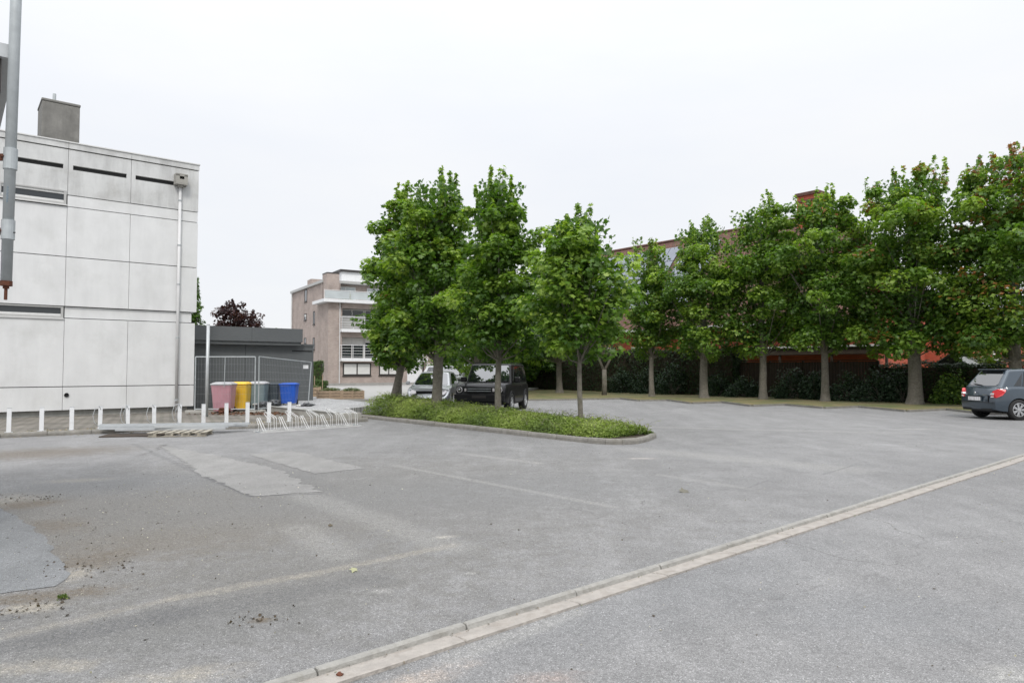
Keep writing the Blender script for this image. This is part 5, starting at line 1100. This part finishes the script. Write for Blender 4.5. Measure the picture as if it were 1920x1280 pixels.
m, nt, bs = newmat('plate'); tco = N(nt, 'ShaderNodeTexCoord'); mp = N(nt, 'ShaderNodeMapping', ins={0: tco.outputs['Object'], 3: (1, 30, 3)}); nn_ = N(nt, 'ShaderNodeTexNoise', ins={'Vector': mp.outputs[0], 'Scale': 1.0, 'Detail': 1.0})
r_ = N(nt, 'ShaderNodeValToRGB', ins={0: nn_.outputs[0]}); r_.color_ramp.elements[0].position = .42; r_.color_ramp.elements[0].color = (.50, .48, .48, 1); r_.color_ramp.elements[1].position = .56; r_.color_ramp.elements[1].color = (.74, .74, .74, 1); nt.links.new(r_.outputs[0], bs.inputs[0]); bs.inputs['Roughness'].default_value = .4
M['plate'] = m
def interp(pts, x): return float(np.interp(x, [p[0] for p in pts], [p[1] for p in pts]))
def body_mesh(name, x0, x1, W, top, sill, arches, archr, plan_r=.16, plan_f=.16, rnd_r=.10, rnd_f=.14, crown=.03, tuck=.06, zwide=.55, dplan=.55):
    """closed shell of the lower body; x forward; arches: list of x centres (wheel centre height = .31)"""
    xs = set(np.linspace(x0, x1, 56).round(4))
    for a in arches: xs |= {round(a+archr*math.cos(t), 4) for t in np.linspace(0, math.pi, 15)}
    xs = sorted(xs); nr = 9; zw = .31
    def zlow(x):
        z = sill
        for a in arches:
            if abs(x-a) < archr: z = max(z, zw+math.sqrt(max(0, archr**2-(x-a)**2)))
        return z + .07*max(0, (abs(x-(x0+x1)/2)/((x1-x0)/2))**8)
    def hw(x, z, t):
        dr, df = x-x0, x1-x; f = 1.0
        if dr < dplan: f -= plan_r*((dplan-dr)/dplan)**2.2
        if df < dplan: f -= plan_f*((dplan-df)/dplan)**2.2
        b = 1 - tuck*abs((z-zwide)/.45)**2.0
        if t > .93: b -= .035
        return W/2*f*b
    def warp(x, z, zt_):
        dr, df = x-x0, x1-x; h = (z-sill)/(max(zt_, .5)-sill)
        if dr < .4: x = x + rnd_r*(1-dr/.4)*abs(2*h-.75)**2.2
        if df < .4: x = x - rnd_f*(1-df/.4)*abs(2*h-.75)**2.2
        return x
    L, Rr = [], []; vs = []; fs = []
    def addv(v): vs.append(v); return len(vs)-1
    for x in xs:
        zt_ = interp(top, x); zl = zlow(x); l = []; r = []
        for k in range(nr):
            t = k/(nr-1); z = zl+(zt_-zl)*t; y = hw(x, z, t); xw = warp(x, z, zt_)
            l.append(addv((xw, y, z))); r.append(addv((xw, -y, z)))
        L.append(l); Rr.append(r)
    nx = len(xs); nc = 8; T = []
    for i, x in enumerate(xs):
        zt_ = interp(top, x); row = [L[i][-1]]; y0 = vs[L[i][-1]][1]; xw = vs[L[i][-1]][0]
        for k in range(1, nc):
            u = 1-2*k/nc; row.append(addv((xw, y0*u, zt_+crown*(1-u**4))))
        row.append(Rr[i][-1]); T.append(row)
    for i in range(nx-1):
        for k in range(nr-1): fs.append((L[i][k], L[i+1][k], L[i+1][k+1], L[i][k+1])); fs.append((Rr[i][k], Rr[i][k+1], Rr[i+1][k+1], Rr[i+1][k]))
        for k in range(nc): fs.append((T[i][k], T[i+1][k], T[i+1][k+1], T[i][k+1]))
    for (i, sgn) in ((0, -1), (nx-1, 1)):
        G = []
        for k in range(nr):
            if k == nr-1: G.append(T[i]); continue
            y0 = vs[L[i][k]][1]; xw, z = vs[L[i][k]][0], vs[L[i][k]][2]; row = [L[i][k]]
            for j in range(1, nc): u = 1-2*j/nc; row.append(addv((xw+sgn*.07*(1-u*u), y0*u, z)))
            row.append(Rr[i][k]); G.append(row)
        for k in range(nr-1):
            for j in range(nc): fs.append((G[k][j], G[k][j+1], G[k+1][j+1], G[k+1][j]))
        for j in range(1, nc):    # give the top row the same bulge
            v = vs[T[i][j]]; u = 1-2*j/nc; vs[T[i][j]] = (v[0]+sgn*.07*(1-u*u), v[1], v[2])
    mb = MB(); mb.add(vs, fs); return mb
def smooth_angle(o, a=38):
    me = o.data; me.polygons.foreach_set('use_smooth', [True]*len(me.polygons)); 
    bm = bmesh.new(); bm.from_mesh(me)
    for e in bm.edges:
        if len(e.link_faces) == 2 and e.calc_face_angle(0) > R(a): e.smooth = False
    bm.to_mesh(me); bm.free()
class Cabin:
    """greenhouse: 8 corners, helper for panels lying on its faces"""
    def __init__(s, xb0, xb1, xt0, xt1, wb, wt, zb, zt, zb1=None):
        z1 = zb if zb1 is None else zb1
        s.c = dict(rbl=Vector((xb0, wb/2, zb)), rbr=Vector((xb0, -wb/2, zb)), rtl=Vector((xt0, wt/2, zt)), rtr=Vector((xt0, -wt/2, zt)),
                   fbl=Vector((xb1, wb/2, z1)), fbr=Vector((xb1, -wb/2, z1)), ftl=Vector((xt1, wt/2, zt)), ftr=Vector((xt1, -wt/2, zt)))
        c = s.c; s.faces = dict(left=(c['fbl'], c['rbl'], c['rtl'], c['ftl']), right=(c['rbr'], c['fbr'], c['ftr'], c['rtr']), front=(c['fbr'], c['fbl'], c['ftl'], c['ftr']), rear=(c['rbl'], c['rbr'], c['rtr'], c['rtl']))
    def shell(s, bulge=.04):
        c = s.c; mb = MB(); n = 8; vs = []; fs = []
        # grid roof with crown, plus sides
        for i in range(n+1):
            for j in range(n+1):
                u, v = i/n, j/n; p = c['rtl'].lerp(c['ftl'], u).lerp(c['rtr'].lerp(c['ftr'], u), v); p = p+Vector((0, 0, bulge*(1-(2*u-1)**2)*.5+bulge*(1-(2*v-1)**4)*.5)); vs.append(p)
        for i in range(n):
            for j in range(n): fs.append((i*(n+1)+j, (i+1)*(n+1)+j, (i+1)*(n+1)+j+1, i*(n+1)+j+1))
        base = len(vs); vs += [c['rbl'], c['rbr'], c['fbr'], c['fbl']]
        e = lambda i, j: i*(n+1)+j
        fs.append(tuple([base, base+3]+[e(i, 0) for i in range(n, -1, -1)])); fs.append(tuple([base+2, base+1]+[e(i, n) for i in range(0, n+1)]))
        fs.append(tuple([base+1, base]+[e(0, j) for j in range(0, n+1)])); fs.append(tuple([base+3, base+2]+[e(n, j) for j in range(n, -1, -1)]))
        mb.add(vs, fs); return mb
    def pt(s, f, u, v, off=0):
        a, b, c_, d_ = s.faces[f]; nrm = (b-a).cross(d_-a).normalized(); p = a.lerp(b, u).lerp(d_.lerp(c_, u), v); return p+nrm*off
    def panel(s, f, uv, off=.008, th=.012):
        mb = MB(); n = len(uv); o = [s.pt(f, u, v, off) for u, v in uv]; i = [s.pt(f, u, v, off-th) for u, v in uv]
        mb.add(o+i, [tuple(range(n)), tuple(range(n, 2*n))[::-1]]+[(k, (k+1) % n, n+(k+1) % n, n+k) for k in range(n)]); return mb
def rr_uv(u0, u1, v0, v1, cu=.04, cv=.08): return [(u0+cu, v0), (u1-cu, v0), (u1, v0+cv), (u1, v1-cv), (u1-cu, v1), (u0+cu, v1), (u0, v1-cv), (u0, v0+cv)]
def wheel(root, x, y, r, w, side, spokes=7, rimr=.66):
    T_ = Matrix.Translation((x, y, r))
    mb = MB(); mb.lathe([(r*rimr, -w/2+.01), (r*.93, -w/2), (r, -w/2+.03), (r, w/2-.03), (r*.93, w/2), (r*rimr, w/2-.01), (r*rimr, -w/2+.01)], T_, 32); ty = mb.build('wheel', M['rubber'], root, smooth=True)
    mb = MB(); s = side; R_ = r*rimr
    mb.lathe([(R_, s*(w/2-.012)), (R_*.93, s*(w/2-.008)), (R_*.90, s*(w/2-.03)), (R_*.90, -s*w*.2)], T_, 28)
    for k in range(spokes):
        a = 2*math.pi*k/spokes
        for da in (-.13, .13):
            Mx = T_ @ Matrix.Rotation(a+da, 4, 'Y'); mb.box(R_*.10, R_*.93, s*(w/2-.035), s*(w/2-.012), -.014, .014, Mx)
    mb.lathe([(0, s*(w/2-.005)), (.045, s*(w/2-.006)), (.055, s*(w/2-.03)), (.055, 0)], T_, 14)
    mb.build('rim', M['alloy'], ty)
    mb = MB(); mb.lathe([(0, -s*w*.1), (R_*.9, -s*w*.1), (R_*.9, -s*w*.15)], T_, 20); mb.build('brake_disc', M['plastic'], ty)

# blue grey hatchback seen from behind (rear at x=0, x forward)
def hatchback():
    c = empty('hatchback_car', (0, 0, 0), 0, label='blue grey hatchback parked at the right edge, seen from behind', cat='car')
    Wd, L = 1.68, 4.0
    top = [(0, .93), (.10, .98), (.5, 1.0), (2.7, .97), (3.1, .93), (3.7, .80), (4.0, .66)]
    o = body_mesh('body', 0, L, Wd, top, .24, (.68, 3.12), .355, plan_r=.14, plan_f=.22, rnd_r=.06, rnd_f=.2, tuck=.05).build('body', M['p_blue'], c); smooth_angle(o)
    mb = MB(); mb.box(.28, L-.25, -.62, .62, .20, .75); mb.box(1.05, 2.75, -.80, .80, .20, .30); mb.build('underbody', M['plastic'], c)
    cb = Cabin(.14, 3.05, .55, 2.15, 1.50, 1.14, .97, 1.515, .95)
    o = cb.shell(.05).build('cabin', M['p_blue'], c, bevel=.07, seg=4); 
    cb.panel('rear', rr_uv(.09, .91, .10, .93, .05, .1), .012).build('rear_window', M['screen'], c, bevel=.004)
    cb.panel('front', rr_uv(.06, .94, .08, .92), .012).build('windscreen', M['screen'], c)
    for f in ('left', 'right'):
        fl = (lambda u: 1-u) if f == 'left' else (lambda u: u)
        for a, b in ((.25, .52), (.54, .86)):
            q = [(fl(a), .10), (fl(b), .10), (fl(b if b < .8 else b-.10), .90), (fl(a+(.06 if a < .3 else 0)), .90)]; cb.panel(f, q if f == 'right' else q[::-1], .010).build('side_window', M['carglass'], c)
        q = [(fl(.15), .12), (fl(.235), .12), (fl(.27), .80)]; cb.panel(f, q if f == 'right' else q[::-1], .010).build('quarter_window', M['carglass'], c)
    mb = MB(); mb.box(.40, .75, -.50, .50, 1.515, 1.545); mb.build('spoiler', M['p_blue'], c, bevel=.012)
    for s in (-1, 1):
        # wrap round tail lamp
        def lamp(pts, mt, off, nm):
            mb = MB(); o_ = []; i_ = []
            for (y, z, x) in pts: o_.append(Vector((x-off*1.6, s*(y+.055), z))); i_.append(Vector((x+.03, s*(y-.02), z)))
            n = len(pts); mb.add(o_+i_, [tuple(range(n)), tuple(range(n, 2*n))]+[(k, (k+1) % n, n+(k+1) % n, n+k) for k in range(n)]); return mb.build(nm, M[mt], c)
        tl = lamp([(.52, .68, .02), (.70, .675, .075), (.80, .75, .19), (.815, .86, .28), (.79, .93, .30), (.70, .94, .12), (.60, .87, .03)], 'redlens', .035, 'tail_lamp')
        l2 = lamp([(.52, .76, .018), (.64, .76, .05), (.655, .82, .05), (.56, .82, .025)], 'whitelens', .045, 'lamp_lens'); l2.parent = tl
        l2 = lamp([(.54, .685, .02), (.63, .685, .05), (.645, .72, .05), (.56, .72, .03)], 'whitelens', .045, 'lamp_lens'); l2.parent = tl
    mb = MB(); mb.box(-.098, -.07, -.30, .36, .695, .72); mb.build('tailgate_handle', M['plastic'], c, bevel=.005)
    mb = MB(); mb.box(-.096, -.06, -.275, .325, .555, .70); mb.build('plate_recess', M['p_blue'], c, bevel=.008)
    mb = MB(); mb.box(-.106, -.098, -.235, .285, .575, .685); mb.build('number_plate', M['plate'], c)
    mb = MB(); mb.lathe([(0, -.012), (.028, -.01), (.036, 0)], Matrix.Translation((-.072, .02, .805)) @ Matrix.Rotation(R(90), 4, 'Z') @ Matrix.Scale(-1, 4, (0, 1, 0)) , 16); mb.build('badge', M['chrome'], c)
    mb = MB()
    for k, y in enumerate((-.46, -.425, -.39, -.355, -.32)): mb.box(-.062-.002*k, -.045, y, y+.022, .745, .765)
    mb.build('badge_lettering', M['chrome'], c)
    mb = MB(); mb.box(-.075, .02, -.70, .70, .532, .540); mb.box(-.06, .02, -.50, -.492, .54, .74); mb.build('tailgate_seam', M['plastic'], c)
    mb = MB(); mb.box(-.05, .12, -.60, .60, .265, .34); mb.build('bumper_insert', M['plastic'], c, bevel=.01)
    mb = MB(); mb.tube([cb.pt('rear', .5, .10, .03), cb.pt('rear', .22, .17, .035)], .010, 5); mb.build('wiper', M['plastic'], c)
    mb = MB(); mb.tube([(.75, 0, 1.56), (.55, 0, 1.72)], .006, 5); mb.build('aerial', M['plastic'], c)
    mb = MB(); 
    for s in (-1, 1):
        for x in (1.35, 2.2): mb.box(x, x+.006, s*.845-.004, s*.845+.004, .35, .93)
    mb.build('door_seam', M['plastic'], c)
    for s in (-1, 1):
        mb = MB(); mb.box(1.5, 1.68, s*.845-.015, s*.845+.02, .80, .825); mb.build('door_handle', M['p_blue'], c, bevel=.006)
        mb = MB(); mb.box(2.62, 2.75, s*.98-.09, s*.98+.06, .98, 1.12); mb.build('door_mirror', M['p_blue'], c, bevel=.03)
        mb = MB(); mb.box(3.72, 3.9, s*.62-.12, s*.62+.12, .62, .76); mb.build('headlight', M['whitelens'], c, bevel=.03)
        for x in (.68, 3.12): wheel(c, x, s*.745, .315, .19, s)
    return c
hc = hatchback(); hc.location = (15.28, 22.8, 0); hc.rotation_euler = (0, 0, R(4)); hc.scale = (1.05, 1.03, 1.05)

# black off-roader: front at x=0, x backwards mirrored -> build with x forward from rear 0 to nose L
def offroader():
    c = empty('off_road_car', (0, 0, 0), 0, label='boxy black off-roader parked behind the planted island facing the camera', cat='car')
    Wd, L = 1.99, 4.35
    top = [(0, 1.12), (2.75, 1.12), (3.0, 1.13), (4.1, 1.10), (4.28, 1.05), (4.35, .98)]
    o = body_mesh('body', 0, L, Wd, top, .38, (.86, 3.42), .46, plan_r=.08, plan_f=.10, rnd_r=.05, rnd_f=.07, tuck=.03, crown=.03, dplan=.35).build('body', M['p_black'], c); smooth_angle(o)
    mb = MB(); mb.box(.2, L-.2, -.7, .7, .30, 1.0); mb.box(1.3, 3.0, -.93, .93, .32, .42); mb.build('underbody', M['plastic'], c)
    cb = Cabin(.06, 3.05, .16, 2.62, 1.78, 1.56, 1.12, 1.86, 1.13)
    cb.shell(.03).build('cabin', M['p_black'], c, bevel=.06, seg=4)
    cb.panel('front', rr_uv(.05, .95, .06, .93, .03, .05), .012).build('windscreen', M['screen'], c)
    cb.panel('rear', rr_uv(.1, .9, .1, .9), .012).build('rear_window', M['screen'], c)
    for f in ('left', 'right'):
        fl = (lambda u: 1-u) if f == 'left' else (lambda u: u)
        for a, b in ((.05, .24), (.27, .52), (.55, .90)):
            q = [(fl(a), .10), (fl(b), .10), (fl(b-(.09 if b > .8 else 0)), .88), (fl(a), .88)]; cb.panel(f, q if f == 'right' else q[::-1], .010).build('side_window', M['carglass'], c)
    for s in (-1, 1):
        mb = MB(); mb.box(.3, 2.4, s*.70-.02, s*.70+.02, 1.90, 1.93); mb.build('roof_rail', M['plastic'], c)
        T_ = Matrix.Translation((L-.005, s*.74, .90)) @ Matrix.Rotation(R(-90), 4, 'Z')
        mb = MB(); mb.lathe([(.0, .03), (.10, .03), (.125, .01), (.13, -.02)], T_, 20); hl = mb.build('headlight', M['carglass'], c)
        mb = MB(); mb.lathe([(.085, .034), (.088, .046), (.104, .046), (.107, .034)], T_, 22); mb.build('light_ring', M['whitelens'], hl)
        mb = MB(); mb.lathe([(0, .045), (.035, .04), (.04, .03)], T_, 12); mb.build('lens', M['chrome'], hl)
        mb = MB(); mb.box(L-.02, L+.03, s*.52-.035, s*.52+.035, .84, .96); mb.build('indicator', M['whitelens'], c, bevel=.01)
        mb = MB(); mb.box(2.62, 2.78, s*1.06-.12, s*1.06+.10, 1.16, 1.36); mb.build('door_mirror', M['p_black'], c, bevel=.03)
        mb = MB(); mb.lathe([(.455, .0), (.455, .05), (.51, .05), (.51, 0)], Matrix.Translation((.86, s*.975-.02, .36)), 28); 
        mb = MB()
        for xc in (.86, 3.42):
            pts = [(xc+.49*math.cos(t), s*.985, .33+.49*math.sin(t)) for t in np.linspace(.05, math.pi-.05, 12)]
            mb.tube(pts, .03, 6)
        mb.build('wheel_arch', M['plastic'], c)
        for x in (.86, 3.42): wheel(c, x, s*.88, .385, .25, s, 5, .60)
        mb = MB(); mb.box(1.7, 1.9, s*.985-.01, s*.985+.02, .98, 1.01); mb.build('door_handle', M['plastic'], c)
    mb = MB(); mb.box(L+.0, L+.045, -.48, .48, .80, 1.0); gr = mb.build('grille', M['plastic'], c, bevel=.01)
    for z in (.85, .93): mb = MB(); mb.box(L+.045, L+.055, -.44, .44, z, z+.022); mb.build('grille_bar', M['galv'], gr)
    mb = MB(); mb.box(L-.02, L+.10, -.93, .93, .46, .74); bp = mb.build('bumper', M['plastic'], c, bevel=.03)
    mb = MB(); mb.box(L+.10, L+.108, -.26, .26, .60, .70); mb.build('plate_holder', M['frame_d'], bp)
    mb = MB(); mb.box(L-.1, L+.09, -.55, .55, .34, .44); mb.build('skid_plate', M['plastic'], c, bevel=.02)
    mb = MB(); mb.box(2.9, 4.2, -.62, -.56, 1.13, 1.155); mb.box(2.9, 4.2, .56, .62, 1.13, 1.155); mb.build('bonnet_ridge', M['p_black'], c, bevel=.01)
    for y in (-.45, .2): mb = MB(); mb.tube([cb.pt('front', .5+y/1.7, .03, .03), cb.pt('front', .5+y/1.7+.28, .06, .03)], .012, 5); mb.build('wiper', M['plastic'], c)
    return c
sv = offroader()
# nose centre near (-1.2, 24.9); heading towards the camera, rear swings right
hd = Vector((-.215, -.977, 0)); L_ = 4.35
noseP = Vector((-1.17, 25.0, 0)); rp = noseP - hd*L_
sv.location = rp; sv.rotation_euler = (0, 0, ang(hd)); sv.scale = (1, 1, .965)

def hatch_small(name, label, loc, rz, pm, L=4.1, Wd=1.74, H=1.47):
    c = empty(name, loc, rz, label=label, cat='car')
    top = [(0, .95), (.15, 1.0), (.6, 1.0), (2.85, .98), (3.2, .94), (3.85, .80), (L, .64)]
    o = body_mesh('body', 0, L, Wd, top, .24, (.75, L-.85), .36, plan_r=.16, plan_f=.24, rnd_f=.22, tuck=.05).build('body', M[pm], c); smooth_angle(o)
    mb = MB(); mb.box(.28, L-.25, -.62, .62, .20, .75); mb.build('underbody', M['plastic'], c)
    cb = Cabin(.15, 3.25, .65, 2.25, 1.55, 1.18, .98, H, .95); cb.shell(.05).build('cabin', M[pm], c, bevel=.07, seg=4)
    cb.panel('rear', rr_uv(.09, .91, .10, .93), .012).build('rear_window', M['screen'], c); cb.panel('front', rr_uv(.05, .95, .05, .93), .012).build('windscreen', M['screen'], c)
    for f in ('left', 'right'):
        fl = (lambda u: 1-u) if f == 'left' else (lambda u: u)
        for a, b in ((.20, .52), (.54, .88)):
            q = [(fl(a), .08), (fl(b), .08), (fl(b if b < .8 else b-.12), .90), (fl(a+(.06 if a < .3 else 0)), .90)]; cb.panel(f, q if f == 'right' else q[::-1], .010).build('side_window', M['carglass'], c)
    for s in (-1, 1):
        mb = MB(); mb.add([(L-.42, s*.80, .70), (L-.10, s*.62, .60), (L-.07, s*.50, .66), (L-.16, s*.52, .76), (L-.50, s*.77, .82)]+[(L-.46, s*.74, .70), (L-.16, s*.56, .60), (L-.16, s*.46, .66), (L-.24, s*.48, .76), (L-.55, s*.72, .82)], [(0, 1, 2, 3, 4), (5, 9, 8, 7, 6), (0, 5, 6, 1), (1, 6, 7, 2), (2, 7, 8, 3), (3, 8, 9, 4), (4, 9, 5, 0)]); mb.build('headlight', M['whitelens'], c)
        mb = MB(); mb.box(2.72, 2.86, s*1.0-.1, s*1.0+.06, .98, 1.12); mb.build('door_mirror', M[pm], c, bevel=.03)
        for x in (.75, L-.85): wheel(c, x, s*.77, .315, .2, s)
    mb = MB(); mb.box(L-.02, L+.08, -.45, .45, .34, .46); mb.build('grille', M['plastic'], c, bevel=.02)
    mb = MB(); mb.tube([cb.pt('front', .45, .02, .03), cb.pt('front', .78, .06, .03)], .012, 5); mb.build('wiper', M['plastic'], c)
    return c
hatch_small('hatchback_car', 'silver hatchback parked left of the black off-roader', (-3.1, 31.2, 0), R(-93), 'p_silver')
hatch_small('hatchback_car', 'white car far away behind the silver hatchback', (-5.3, 45.5, .22), R(-60), 'p_white', H=1.55)
